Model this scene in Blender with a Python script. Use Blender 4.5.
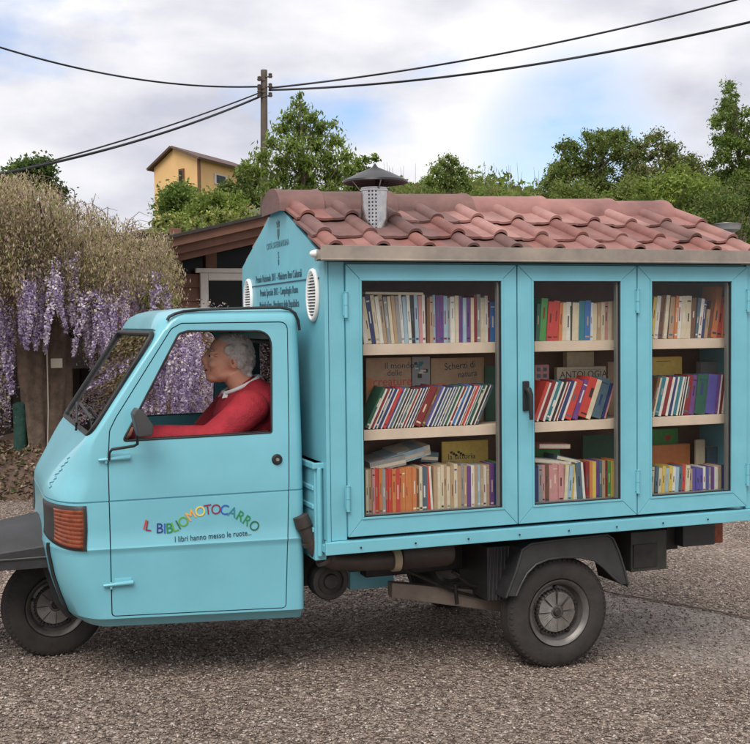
import bpy, bmesh, math, random
import numpy as np
from mathutils import Vector, Matrix
R = math.radians
random.seed(7)
rng = np.random.default_rng(7)
scene = bpy.context.scene
for o in list(bpy.data.objects): bpy.data.objects.remove(o)

# ------------------------------------------------------------ camera
CAM = np.array([-1.466, -4.605, 1.617]); FPX = 1148.8
def _rot(a, b, c):
    a, b, c = R(a), R(b), R(c)
    f = np.array([math.sin(a)*math.cos(b), math.cos(a)*math.cos(b), math.sin(b)])
    r = np.array([math.cos(a), -math.sin(a), 0.]); u = np.cross(r, f)
    r2 = r*math.cos(c)+u*math.sin(c); u2 = np.cross(r2, f)
    return r2, u2, f
CR, CU, CF = _rot(19.93, -2.5, -.62)
cd = bpy.data.cameras.new('camera'); cam = bpy.data.objects.new('camera', cd)
scene.collection.objects.link(cam); scene.camera = cam
cam.matrix_world = Matrix(((CR[0], CU[0], -CF[0], CAM[0]), (CR[1], CU[1], -CF[1], CAM[1]), (CR[2], CU[2], -CF[2], CAM[2]), (0, 0, 0, 1)))
cd.sensor_fit = 'HORIZONTAL'; cd.sensor_width = 36; cd.lens = 36*FPX/750; cd.clip_end = 2000; cd.clip_start = .05

# ------------------------------------------------------------ light
SUN_EL, SUN_AZ = 52, 214      # degrees; azimuth clockwise from +y (behind the camera, to the left)
w = bpy.data.worlds.new('World'); scene.world = w; w.use_nodes = True
nt = w.node_tree; nt.nodes.clear()
def N(t, **k):
    n = nt.nodes.new(t)
    for a, b in k.items(): setattr(n, a, b)
    return n
L = nt.links.new
out = N('ShaderNodeOutputWorld'); bg = N('ShaderNodeBackground'); bg.inputs[1].default_value = .1
sky = N('ShaderNodeTexSky', sky_type='NISHITA', sun_disc=False, sun_elevation=R(SUN_EL), sun_rotation=R(SUN_AZ))
tc = N('ShaderNodeTexCoord'); mp = N('ShaderNodeMapping'); mp.inputs['Scale'].default_value = (1.0, 1.0, 2.2)
mp.inputs['Location'].default_value = (.35, .1, .4)
n1 = N('ShaderNodeTexNoise'); n1.inputs['Scale'].default_value = 3.2; n1.inputs['Detail'].default_value = 8; n1.inputs['Roughness'].default_value = .52
n2 = N('ShaderNodeTexNoise'); n2.inputs['Scale'].default_value = 4.6; n2.inputs['Detail'].default_value = 7; n2.inputs['Roughness'].default_value = .5
r1 = N('ShaderNodeValToRGB'); r1.color_ramp.elements[0].position = .27; r1.color_ramp.elements[1].position = .40
r2 = N('ShaderNodeValToRGB'); r2.color_ramp.elements[0].position = .34; r2.color_ramp.elements[1].position = .58
r2.color_ramp.elements[0].color = (4.5, 4.6, 5.3, 1); r2.color_ramp.elements[1].color = (7.5, 7.45, 7.6, 1)
mx = N('ShaderNodeMixRGB'); 
gn = N('ShaderNodeMixRGB'); gn.blend_type = 'MULTIPLY'; gn.inputs[0].default_value = 1; gn.inputs[2].default_value = (1.05, 1.12, 1.3, 1)
L(tc.outputs['Generated'], mp.inputs[0]); L(mp.outputs[0], n1.inputs[0]); L(mp.outputs[0], n2.inputs[0])
L(n1.outputs[0], r1.inputs[0]); L(n2.outputs[0], r2.inputs[0])
_d = Vector(CR*(585-375)/FPX - CU*(165-372)/FPX + CF).normalized()   # a gap of blue between the clouds, up the hill to the right
dpn = N('ShaderNodeVectorMath', operation='DOT_PRODUCT'); dpn.inputs[1].default_value = tuple(_d); L(tc.outputs['Generated'], dpn.inputs[0])
gap = N('ShaderNodeMapRange', interpolation_type='SMOOTHSTEP'); gap.inputs[1].default_value = .9935; gap.inputs[2].default_value = 1.0; L(dpn.outputs['Value'], gap.inputs[0])
gpn = N('ShaderNodeMath', operation='MULTIPLY'); gpr = N('ShaderNodeMapRange'); gpr.inputs[1].default_value = .40; gpr.inputs[2].default_value = .60; L(n2.outputs[0], gpr.inputs[0]); L(gap.outputs[0], gpn.inputs[0]); L(gpr.outputs[0], gpn.inputs[1])
inv = N('ShaderNodeMath', operation='MULTIPLY_ADD'); inv.inputs[1].default_value = -1; inv.inputs[2].default_value = 1; L(gpn.outputs[0], inv.inputs[0])
fcm = N('ShaderNodeMath', operation='MULTIPLY'); L(r1.outputs[0], fcm.inputs[0]); L(inv.outputs[0], fcm.inputs[1]); L(fcm.outputs[0], mx.inputs[0]); L(sky.outputs[0], gn.inputs[1]); L(gn.outputs[0], mx.inputs[1]); L(r2.outputs[0], mx.inputs[2])
L(mx.outputs[0], bg.inputs[0]); L(bg.outputs[0], out.inputs[0])
sd = bpy.data.lights.new('sun', 'SUN'); sd.energy = 2.3; sd.angle = R(40); sd.color = (1, .95, .88)
so = bpy.data.objects.new('sun', sd); scene.collection.objects.link(so)
az = R(SUN_AZ); el = R(SUN_EL)
sdir = Vector((math.sin(az)*math.cos(el), math.cos(az)*math.cos(el), math.sin(el)))
so.rotation_euler = sdir.to_track_quat('Z', 'Y').to_euler(); so.location = (0, 0, 20)
scene.view_settings.view_transform = 'Standard'; scene.view_settings.look = 'None'
scene.view_settings.exposure = 0.48; scene.view_settings.gamma = 1; scene.view_settings.use_curve_mapping = False
scene.render.engine = 'CYCLES'; scene.cycles.transparent_max_bounces = 24

# ------------------------------------------------------------ helpers
def U(px, py, x=None, y=None, z=None):
    """world point on the plane x=, y= or z= seen at photograph pixel (px, py)"""
    d = CR*(px-375)/FPX - CU*(py-372)/FPX + CF
    t = (y-CAM[1])/d[1] if y is not None else (x-CAM[0])/d[0] if x is not None else (z-CAM[2])/d[2]
    return CAM+d*t
ORIG = {}
def tag(o, label=None, cat=None, group=None, kind=None):
    if label: o['label'] = label
    if cat: o['category'] = cat
    if group: o['group'] = group
    if kind: o['kind'] = kind
    return o
def root(name, loc, label, cat, group=None):
    o = bpy.data.objects.new(name, None); scene.collection.objects.link(o); o.location = loc
    ORIG[o.name] = Vector(loc); o.empty_display_size = .1
    return tag(o, label, cat, group)
def link_mesh(name, me, parent=None, origin=None):
    o = bpy.data.objects.new(name, me); scene.collection.objects.link(o)
    if parent is not None:
        og = ORIG[parent.name]; me.transform(Matrix.Translation(-og)); o.parent = parent; ORIG[o.name] = og
    elif origin is not None:
        me.transform(Matrix.Translation(-Vector(origin))); o.location = origin; ORIG[o.name] = Vector(origin)
    else: ORIG[o.name] = Vector((0, 0, 0))
    return o
class MB:
    def __init__(s): s.v = []; s.f = []; s.m = []
    def add(s, vs, fs, m=0):
        b = len(s.v); s.v += [tuple(map(float, v)) for v in vs]; s.f += [tuple(i+b for i in f) for f in fs]; s.m += [m]*len(fs); return s
    def box(s, x0, x1, y0, y1, z0, z1, m=0):
        return s.add([(x0,y0,z0),(x1,y0,z0),(x1,y1,z0),(x0,y1,z0),(x0,y0,z1),(x1,y0,z1),(x1,y1,z1),(x0,y1,z1)],
                     [(0,3,2,1),(4,5,6,7),(0,1,5,4),(1,2,6,5),(2,3,7,6),(3,0,4,7)], m)
    def prism(s, poly, a, b, axis='y', m=0):
        n = len(poly)
        def P(p, t): return (p[0], t, p[1]) if axis == 'y' else (t, p[0], p[1]) if axis == 'x' else (p[0], p[1], t)
        vs = [P(p, a) for p in poly]+[P(p, b) for p in poly]
        fs = [tuple(range(n)), tuple(range(2*n-1, n-1, -1))]+[((i+1) % n, i, n+i, n+(i+1) % n) for i in range(n)]
        return s.add(vs, fs, m)
    def tube(s, pts, r, n=10, m=0, cap=True, closed=False):
        pts = [Vector(p) for p in pts]; k = len(pts)
        rs = r if isinstance(r, (list, tuple)) else [r]*k
        up = None; vs = []
        for i, p in enumerate(pts):
            a = pts[(i-1) % k] if (closed or i > 0) else p; b = pts[(i+1) % k] if (closed or i < k-1) else p
            t = (b-a).normalized()
            if up is None: up = t.orthogonal().normalized()
            up = (up-t*up.dot(t)); up = up.normalized() if up.length > 1e-6 else t.orthogonal().normalized()
            sd_ = t.cross(up)
            for j in range(n):
                an = 2*math.pi*j/n; vs.append(p+(up*math.cos(an)+sd_*math.sin(an))*rs[i])
        fs = []
        for i in range(k if closed else k-1):
            for j in range(n):
                i2 = (i+1) % k; fs.append((i*n+j, i*n+(j+1) % n, i2*n+(j+1) % n, i2*n+j))
        if cap and not closed: fs += [tuple(range(n-1, -1, -1)), tuple(range((k-1)*n, k*n))]
        return s.add(vs, fs, m)
    def lathe(s, prof, c, axis='y', n=48, m=0, closed=False):
        """prof: list of (radius, offset along axis)"""
        vs = []; k = len(prof)
        for (r, t) in prof:
            for j in range(n):
                a = 2*math.pi*j/n; u, v = r*math.cos(a), r*math.sin(a)
                vs.append((c[0]+u, c[1]+t, c[2]+v) if axis == 'y' else (c[0]+t, c[1]+u, c[2]+v) if axis == 'x' else (c[0]+u, c[1]+v, c[2]+t))
        fs = [(i*n+j, i*n+(j+1) % n, ((i+1) % k)*n+(j+1) % n, ((i+1) % k)*n+j) for i in range(k if closed else k-1) for j in range(n)]
        return s.add(vs, fs, m)
    def ell(s, c, r, rot=None, nu=20, nv=12, m=0):
        vs = []; M = rot or Matrix.Identity(3); c = Vector(c)
        for i in range(1, nv):
            t = math.pi*i/nv
            for j in range(nu):
                a = 2*math.pi*j/nu
                vs.append(c+M@Vector((r[0]*math.sin(t)*math.cos(a), r[1]*math.sin(t)*math.sin(a), r[2]*math.cos(t))))
        b = len(vs); vs += [c+M@Vector((0, 0, r[2])), c+M@Vector((0, 0, -r[2]))]
        fs = [(i*nu+j, (i+1)*nu+j, (i+1)*nu+(j+1) % nu, i*nu+(j+1) % nu) for i in range(nv-2) for j in range(nu)]
        fs += [(b, j, (j+1) % nu) for j in range(nu)]+[(b+1, (nv-2)*nu+(j+1) % nu, (nv-2)*nu+j) for j in range(nu)]
        return s.add(vs, fs, m)
    def mesh(s, name, mats, smooth=None, bevel=None, seg=2):
        me = bpy.data.meshes.new(name); me.from_pydata(s.v, [], s.f)
        for mt in (mats if isinstance(mats, (list, tuple)) else [mats]): me.materials.append(mt)
        me.polygons.foreach_set('material_index', s.m)
        bm = bmesh.new(); bm.from_mesh(me); bmesh.ops.recalc_face_normals(bm, faces=bm.faces)
        if bevel:
            es = [e for e in bm.edges if len(e.link_faces) == 2 and e.calc_face_angle(0) > R(35)]
            bmesh.ops.bevel(bm, geom=es, offset=bevel, segments=seg, affect='EDGES', profile=.6, clamp_overlap=True)
        bm.to_mesh(me); bm.free()
        if smooth is not None: shade(me, smooth)
        return me
    def build(s, name, mats, parent=None, smooth=None, bevel=None, seg=2, origin=None):
        return link_mesh(name, s.mesh(name, mats, smooth, bevel, seg), parent, origin)
def shade(me, ang):
    me.polygons.foreach_set('use_smooth', [True]*len(me.polygons))
    bm = bmesh.new(); bm.from_mesh(me)
    for e in bm.edges: e.smooth = not (len(e.link_faces) == 2 and e.calc_face_angle(0) > R(ang))
    bm.to_mesh(me); bm.free(); me.update()
def apply_mods(o, keep_name=None):
    dg = bpy.context.evaluated_depsgraph_get(); dg.update()
    me = bpy.data.meshes.new_from_object(o.evaluated_get(dg)); o.modifiers.clear(); o.data = me; return me
def tmp(mb, mats=None):
    me = mb.mesh('tmp', mats or []); o = bpy.data.objects.new('tmp', me); scene.collection.objects.link(o); return o
def boolean(o, cutter, op='DIFFERENCE', kill=True):
    m = o.modifiers.new('b', 'BOOLEAN'); m.object = cutter; m.operation = op; m.solver = 'EXACT'
    apply_mods(o)
    if kill: bpy.data.objects.remove(cutter)

# ------------------------------------------------------------ materials
def mat(name, col, rough=.5, metal=0., var=0., vscale=8., bump=0., bscale=60., coat=0., col2=None, spec=None, dirt=None, detail=5):
    m = bpy.data.materials.new(name); m.use_nodes = True; t = m.node_tree; p = t.nodes['Principled BSDF']
    p.inputs['Base Color'].default_value = (*col, 1); p.inputs['Roughness'].default_value = rough; p.inputs['Metallic'].default_value = metal
    if coat: p.inputs['Coat Weight'].default_value = coat; p.inputs['Coat Roughness'].default_value = .08
    if spec is not None: p.inputs['Specular IOR Level'].default_value = spec
    tcn = t.nodes.new('ShaderNodeTexCoord')
    if var or col2 is not None:
        n = t.nodes.new('ShaderNodeTexNoise'); n.inputs['Scale'].default_value = vscale; n.inputs['Detail'].default_value = detail; n.inputs['Roughness'].default_value = .62
        t.links.new(tcn.outputs['Object'], n.inputs['Vector'])
        r = t.nodes.new('ShaderNodeValToRGB'); r.color_ramp.elements[0].position = .3; r.color_ramp.elements[1].position = .7
        c2 = col2 if col2 is not None else tuple(min(1, c*(1+var)) for c in col)
        c1 = col if col2 is not None else tuple(c*(1-var) for c in col)
        r.color_ramp.elements[0].color = (*c1, 1); r.color_ramp.elements[1].color = (*c2, 1)
        t.links.new(n.outputs[0], r.inputs[0]); t.links.new(r.outputs[0], p.inputs['Base Color'])
        mr = t.nodes.new('ShaderNodeMapRange'); mr.inputs[3].default_value = max(.02, rough-.08); mr.inputs[4].default_value = min(1, rough+.12)
        t.links.new(n.outputs[0], mr.inputs[0]); t.links.new(mr.outputs[0], p.inputs['Roughness'])
    if bump:
        n = t.nodes.new('ShaderNodeTexNoise'); n.inputs['Scale'].default_value = bscale; n.inputs['Detail'].default_value = 4
        b = t.nodes.new('ShaderNodeBump'); b.inputs['Strength'].default_value = bump; b.inputs['Distance'].default_value = .01
        t.links.new(tcn.outputs['Object'], n.inputs['Vector']); t.links.new(n.outputs[0], b.inputs['Height']); t.links.new(b.outputs[0], p.inputs['Normal'])
    return m
def leafmat(name, col, tr=.35, var=.3):
    m = bpy.data.materials.new(name); m.use_nodes = True; t = m.node_tree; p = t.nodes['Principled BSDF']
    tcn = t.nodes.new('ShaderNodeTexCoord'); n = t.nodes.new('ShaderNodeTexNoise'); n.inputs['Scale'].default_value = 1.4; n.inputs['Detail'].default_value = 4
    r = t.nodes.new('ShaderNodeValToRGB'); r.color_ramp.elements[0].position = .3; r.color_ramp.elements[1].position = .7
    r.color_ramp.elements[0].color = (*[c*(1-var) for c in col], 1); r.color_ramp.elements[1].color = (*[min(1, c*(1+var)) for c in col], 1)
    t.links.new(tcn.outputs['Object'], n.inputs[0]); t.links.new(n.outputs[0], r.inputs[0]); t.links.new(r.outputs[0], p.inputs['Base Color'])
    p.inputs['Roughness'].default_value = .6; p.inputs['Specular IOR Level'].default_value = .3
    tl = t.nodes.new('ShaderNodeBsdfTranslucent'); t.links.new(r.outputs[0], tl.inputs[0])
    mxx = t.nodes.new('ShaderNodeMixShader'); mxx.inputs[0].default_value = tr
    o = t.nodes['Material Output']; t.links.new(p.outputs[0], mxx.inputs[1]); t.links.new(tl.outputs[0], mxx.inputs[2]); t.links.new(mxx.outputs[0], o.inputs[0])
    return m
def glassmat(name, tint=(.93, .96, .95), refl=1.0, lo=.06):
    m = bpy.data.materials.new(name); m.use_nodes = True; t = m.node_tree; t.nodes.clear()
    o = t.nodes.new('ShaderNodeOutputMaterial'); a = t.nodes.new('ShaderNodeBsdfTransparent'); a.inputs[0].default_value = (*tint, 1)
    g = t.nodes.new('ShaderNodeBsdfGlossy'); g.inputs['Roughness'].default_value = .01; g.inputs[0].default_value = (1, 1, 1, 1)
    f = t.nodes.new('ShaderNodeFresnel'); f.inputs[0].default_value = 1.5
    mr = t.nodes.new('ShaderNodeMapRange'); mr.inputs[3].default_value = lo*0; mr.inputs[4].default_value = refl
    mxx = t.nodes.new('ShaderNodeMixShader')
    t.links.new(f.outputs[0], mr.inputs[0]); t.links.new(mr.outputs[0], mxx.inputs[0]); t.links.new(a.outputs[0], mxx.inputs[1]); t.links.new(g.outputs[0], mxx.inputs[2]); t.links.new(mxx.outputs[0], o.inputs[0])
    return m
PAINT = mat('turquoise_paint', (.155, .44, .52), .36, var=.06, vscale=3.2, coat=.45, bump=.02, bscale=14)
PAINTBOX = mat('turquoise_box_paint', (.15, .43, .51), .42, var=.08, vscale=5, coat=.12, bump=.03, bscale=20)
BLACK = mat('black_rubber', (.012, .012, .013), .55, var=.3, vscale=20)
PLASTIC = mat('dark_grey_plastic', (.028, .027, .028), .5, var=.25, vscale=12, bump=.1, bscale=150)
TYRE = mat('tyre_rubber', (.018, .016, .015), .8, col2=(.04, .034, .03), vscale=14, bump=.15, bscale=90)
STEEL = mat('steel_wheel', (.14, .13, .122), .42, metal=.55, var=.3, vscale=18, bump=.05, bscale=60)
STEELD = mat('dull_wheel_steel', (.10, .095, .09), .5, metal=.4, var=.4, vscale=22)
GALV = mat('galvanised_sheet', (.23, .205, .18), .42, metal=.55, col2=(.44, .37, .30), vscale=4.5, bump=.04)
CHROME = mat('stainless_pipe', (.5, .49, .48), .22, metal=.95, var=.25, vscale=25)
DARKMET = mat('dark_metal', (.03, .026, .024), .55, metal=.3, var=.5, vscale=12)
EXH = mat('sooty_exhaust', (.03, .024, .021), .55, metal=.25, col2=(.075, .055, .045), vscale=7, bump=.08)
RUSTARM = mat('dusty_axle_arm', (.14, .11, .085), .7, col2=(.24, .19, .15), vscale=9)
TILE = mat('clay_roof_tile', (.15, .068, .06), .62, col2=(.36, .175, .15), vscale=3.2, bump=.15, bscale=60, detail=9)
TILED = mat('weathered_ridge_tile', (.075, .042, .038), .68, col2=(.23, .115, .10), vscale=3, bump=.2, bscale=50, detail=9)
WHITE = mat('white_plastic', (.72, .72, .70), .4, var=.06)
ORANGE = mat('orange_lens', (.19, .035, .008), .25, var=.4, vscale=30, coat=.5)
SHELF = mat('cream_shelf_board', (.62, .50, .40), .55, var=.1, vscale=9)
BROWN = mat('brown_plywood', (.11, .055, .035), .55, col2=(.2, .10, .06), vscale=6)
GLASS = glassmat('cabinet_glass', (.985, .985, .97), .16)
WGLASS = glassmat('windscreen_glass', (.62, .66, .66), 1.6)
INK = mat('dark_ink', (.02, .05, .09), .5)
INTER = mat('cab_lining', (.06, .065, .07), .7, var=.2)

def ground_z(x, y):
    near = -.065*(max(-3.2, min(4.2, x))-1.122)
    return near
def hill_h(x, y):
    """terrain height far behind the truck"""
    d = y-(9.0+.05*x)
    if d <= 0: s = 0
    else:
        t = min(1, d/17); s = t*t*(3-2*t)
    top = float(np.interp(x, [-40, -6, 0, 3.6, 7, 10.5, 20, 40], [1.6, 2.0, 2.6, 3.7, 4.5, 5.1, 5.5, 6.5])) + .18*math.sin(x*.6+1)+.1*math.sin(x*1.7)
    top += max(0, min(1, (y-28)/9))*1.2
    return s*top

# ============================================================ SETTING: ground, track, hillside
GM = bpy.data.materials.new('gravel'); GM.use_nodes = True
def gravel_nodes(m, base, light, dark, scale=62):
    t = m.node_tree; p = t.nodes['Principled BSDF']; p.inputs['Roughness'].default_value = .85; p.inputs['Specular IOR Level'].default_value = .3
    g = t.nodes.new('ShaderNodeNewGeometry')
    v = t.nodes.new('ShaderNodeTexVoronoi'); v.inputs['Scale'].default_value = scale; v.inputs['Randomness'].default_value = 1
    v2 = t.nodes.new('ShaderNodeTexVoronoi'); v2.inputs['Scale'].default_value = scale*2.3
    nz = t.nodes.new('ShaderNodeTexNoise'); nz.inputs['Scale'].default_value = 1.1; nz.inputs['Detail'].default_value = 6; nz.inputs['Roughness'].default_value = .65
    for n in (v, v2, nz): t.links.new(g.outputs['Position'], n.inputs['Vector'])
    sp = t.nodes.new('ShaderNodeSeparateColor'); t.links.new(v.outputs['Color'], sp.inputs[0])
    r = t.nodes.new('ShaderNodeValToRGB'); e = r.color_ramp.elements
    e[0].position = 0; e[0].color = (*dark, 1); e[1].position = 1; e[1].color = (*light, 1)
    q = e.new(.3); q.color = (*[(a+b)/2 for a, b in zip(dark, base)], 1); q = e.new(.6); q.color = (*base, 1); q = e.new(.93); q.color = (*[c*1.35 for c in base], 1)
    t.links.new(sp.outputs[0], r.inputs[0])
    sp2 = t.nodes.new('ShaderNodeSeparateColor'); t.links.new(v2.outputs['Color'], sp2.inputs[0])
    r2_ = t.nodes.new('ShaderNodeValToRGB'); r2_.color_ramp.elements[0].color = (.62, .62, .62, 1); r2_.color_ramp.elements[1].color = (1.35, 1.33, 1.3, 1)
    t.links.new(sp2.outputs[0], r2_.inputs[0])
    m1 = t.nodes.new('ShaderNodeMixRGB'); m1.blend_type = 'MULTIPLY'; m1.inputs[0].default_value = 1
    t.links.new(r.outputs[0], m1.inputs[1]); t.links.new(r2_.outputs[0], m1.inputs[2])
    r3 = t.nodes.new('ShaderNodeValToRGB'); r3.color_ramp.elements[0].position = .3; r3.color_ramp.elements[1].position = .7
    r3.color_ramp.elements[0].color = (.8, .77, .74, 1); r3.color_ramp.elements[1].color = (1.15, 1.15, 1.15, 1)
    t.links.new(nz.outputs[0], r3.inputs[0])
    m2 = t.nodes.new('ShaderNodeMixRGB'); m2.blend_type = 'MULTIPLY'; m2.inputs[0].default_value = 1
    t.links.new(m1.outputs[0], m2.inputs[1]); t.links.new(r3.outputs[0], m2.inputs[2]); t.links.new(m2.outputs[0], p.inputs['Base Color'])
    ad = t.nodes.new('ShaderNodeMath'); ad.operation = 'ADD'; t.links.new(v.outputs['Distance'], ad.inputs[0]); t.links.new(v2.outputs['Distance'], ad.inputs[1])
    b = t.nodes.new('ShaderNodeBump'); b.invert = True; b.inputs['Strength'].default_value = .8; b.inputs['Distance'].default_value = .012
    t.links.new(ad.outputs[0], b.inputs['Height']); t.links.new(b.outputs[0], p.inputs['Normal'])
gravel_nodes(GM, (.28, .222, .185), (.60, .55, .49), (.07, .052, .044))
GM2 = bpy.data.materials.new('compacted_gravel'); GM2.use_nodes = True
gravel_nodes(GM2, (.23, .20, .185), (.46, .43, .41), (.12, .10, .09), 75)
def grid(name, xs, ys, zf, m, kind='structure'):
    vs = [(x, y, zf(x, y)) for y in ys for x in xs]; nx = len(xs)
    fs = [(j*nx+i, j*nx+i+1, (j+1)*nx+i+1, (j+1)*nx+i) for j in range(len(ys)-1) for i in range(nx-1)]
    mb = MB(); mb.add(vs, fs); o = mb.build(name, m, smooth=60)
    if kind: o['kind'] = kind
    return o
def spaced(a, b, near, far, c=0):
    out = [c]; s = near
    x = c
    while x < b: s = min(far, s*1.12); x += s; out.append(min(x, b))
    x = c; s = near; lo = []
    while x > a: s = min(far, s*1.12); x -= s; lo.append(max(x, a))
    return lo[::-1]+out
grid('ground', spaced(-300, 300, .5, 40), spaced(-60, 400, .5, 40), lambda x, y: ground_z(x, y), GM)
def GU(px, py):
    z = 0.
    for _ in range(12): q = U(px, py, z=z); z = ground_z(q[0], q[1])
    return q
# worn paler wheel track crossing the gravel at the right
up = [GU(px, py) for px, py in ((560, 583), (615, 595), (680, 606), (748, 619), (830, 635), (960, 662))]
lo = [GU(px, py) for px, py in ((560, 640), (600, 650), (660, 660), (708, 668), (800, 686), (960, 720))]
K = 60
def interp(P, t):
    t = t*(len(P)-1); i = min(int(t), len(P)-2); return P[i]*(1-(t-i))+P[i+1]*(t-i)
def lane_mask(m):
    """a paler, finer, worn lane in the gravel itself, its borders broken up by noise"""
    t = m.node_tree; p = t.nodes['Principled BSDF']; g = t.nodes.new('ShaderNodeNewGeometry')
    nz = t.nodes.new('ShaderNodeTexNoise'); nz.inputs['Scale'].default_value = 3.5; nz.inputs['Detail'].default_value = 9; nz.inputs['Roughness'].default_value = .7
    t.links.new(g.outputs['Position'], nz.inputs['Vector'])
    def half(P, Q, sgn, wd, nz_amt):
        d = np.array([-(Q[1]-P[1]), Q[0]-P[0]]); d /= np.linalg.norm(d); d *= sgn; c = -(d[0]*P[0]+d[1]*P[1])
        dp = t.nodes.new('ShaderNodeVectorMath'); dp.operation = 'DOT_PRODUCT'; dp.inputs[1].default_value = (d[0], d[1], 0)
        t.links.new(g.outputs['Position'], dp.inputs[0])
        a1 = t.nodes.new('ShaderNodeMath'); a1.operation = 'MULTIPLY_ADD'; a1.inputs[1].default_value = nz_amt; t.links.new(nz.outputs[0], a1.inputs[0]); t.links.new(dp.outputs['Value'], a1.inputs[2])
        mr = t.nodes.new('ShaderNodeMapRange'); mr.interpolation_type = 'SMOOTHSTEP'; mr.inputs[1].default_value = -c+nz_amt*.5-wd; mr.inputs[2].default_value = -c+nz_amt*.5+wd
        t.links.new(a1.outputs[0], mr.inputs[0]); return mr.outputs[0]
    h1 = half(up[1], up[3], -1, .05, .12); h2 = half(lo[1], lo[3], 1, .22, .5)
    x1 = half(np.array([1.25, 0]), np.array([1.25, 1]), -1, .35, .3)
    mlt = t.nodes.new('ShaderNodeMath'); mlt.operation = 'MULTIPLY'; t.links.new(h1, mlt.inputs[0]); t.links.new(h2, mlt.inputs[1])
    ml2 = t.nodes.new('ShaderNodeMath'); ml2.operation = 'MULTIPLY'; t.links.new(mlt.outputs[0], ml2.inputs[0]); t.links.new(x1, ml2.inputs[1])
    src = p.inputs['Base Color'].links[0].from_socket
    hs = t.nodes.new('ShaderNodeMixRGB'); hs.blend_type = 'MIX'; hs.inputs[0].default_value = .30; hs.inputs[2].default_value = (.42, .395, .38, 1); t.links.new(src, hs.inputs[1])
    mxx = t.nodes.new('ShaderNodeMixRGB'); t.links.new(ml2.outputs[0], mxx.inputs[0]); t.links.new(src, mxx.inputs[1]); t.links.new(hs.outputs[0], mxx.inputs[2]); t.links.new(mxx.outputs[0], p.inputs['Base Color'])
lane_mask(GM)
# small rut of darker earth along its far edge
mb = MB(); vs = []
for i in range(K+1):
    a = interp(up, i/K).copy(); a[1] += random.uniform(-.012, .012); wd = random.uniform(.006, .02)
    for j, (dy, dz) in enumerate(((-wd, .006), (0, .013), (wd, .006))):
        vs.append((a[0], a[1]+dy, ground_z(a[0], a[1])+dz))
mb.add(vs, [(i*3+j, i*3+j+1, (i+1)*3+j+1, (i+1)*3+j) for i in range(K) for j in range(2)])
tag(mb.build('rut', mat('dark_earth', (.075, .055, .043), .9, var=.4, vscale=12, bump=.3)), kind='structure')

# loose stones: real little pebbles over the gravel in front
def pebbles():
    base = np.array([[1,0,0],[-1,0,0],[0,1,0],[0,-1,0],[0,0,.8],[0,0,-.8]], float)
    F = np.array([[0,2,4],[2,1,4],[1,3,4],[3,0,4],[2,0,5],[1,2,5],[3,1,5],[0,3,5]])
    pts = []
    n = 120000
    r = 2.5+rng.random(n)**.95*8.5; a = R(19.93)+(rng.random(n)-.5)*R(46)
    x = CAM[0]+r*np.sin(a); y = CAM[1]+r*np.cos(a)
    keep = y < 7.5
    def side_of(P, Q): return (Q[0]-P[0])*(y-P[1])-(Q[1]-P[1])*(x-P[0])
    lane = (side_of(up[1], up[3]) < 0) & (side_of(lo[1], lo[3]) > 0) & (x > 1.45)
    keep &= ~(lane & (rng.random(n) < .45))
    x, y = x[keep], y[keep]; n = len(x)
    s = .0027+.0042*rng.random(n)**2.2
    M = rng.normal(size=(n, 3, 3)); Q, _ = np.linalg.qr(M)
    sc = np.stack([s*(.8+.6*rng.random(n)), s*(.8+.5*rng.random(n)), s*(.5+.4*rng.random(n))], 1)
    V = (base[None]*(1+.25*rng.normal(size=(n, 6, 1))))
    V = np.einsum('nij,nkj->nki', Q, V)*sc[:, None, :]*1.3
    z = -.065*(np.clip(x, -3.2, 4.2)-1.122)+.004
    V += np.stack([x, y, z], 1)[:, None]
    me = bpy.data.meshes.new('loose_stones')
    me.vertices.add(n*6); me.vertices.foreach_set('co', V.ravel())
    fc = (F[None]+np.arange(n)[:, None, None]*6).reshape(-1, 3)
    me.loops.add(len(fc)*3); me.loops.foreach_set('vertex_index', fc.ravel())
    me.polygons.add(len(fc)); me.polygons.foreach_set('loop_start', np.arange(0, len(fc)*3, 3))
    cols = [(.23,.18,.15),(.12,.088,.07),(.42,.36,.31),(.30,.24,.20),(.52,.47,.42)]
    for i, c in enumerate(cols): me.materials.append(mat('stone_%d' % i, c, .8))
    mi = rng.choice(5, n, p=[.36, .27, .09, .26, .02]); me.polygons.foreach_set('material_index', np.repeat(mi, 8).astype(np.int32))
    me.update(); me.validate()
    o = bpy.data.objects.new('loose_stones', me); scene.collection.objects.link(o)
    tag(o, 'loose brown and pale gravel stones scattered over the ground', 'gravel', kind='stuff')
pebbles()

HILLM = mat('hillside_grass', (.055, .07, .022), .9, col2=(.13, .13, .05), vscale=.9, detail=9)
grid('hillside', list(np.linspace(-70, 90, 110)), list(np.linspace(9, 110, 90)), lambda x, y: hill_h(x, y)-.12 if y < 75 else hill_h(x, y)-.12-(y-75)*.12, HILLM)

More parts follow.
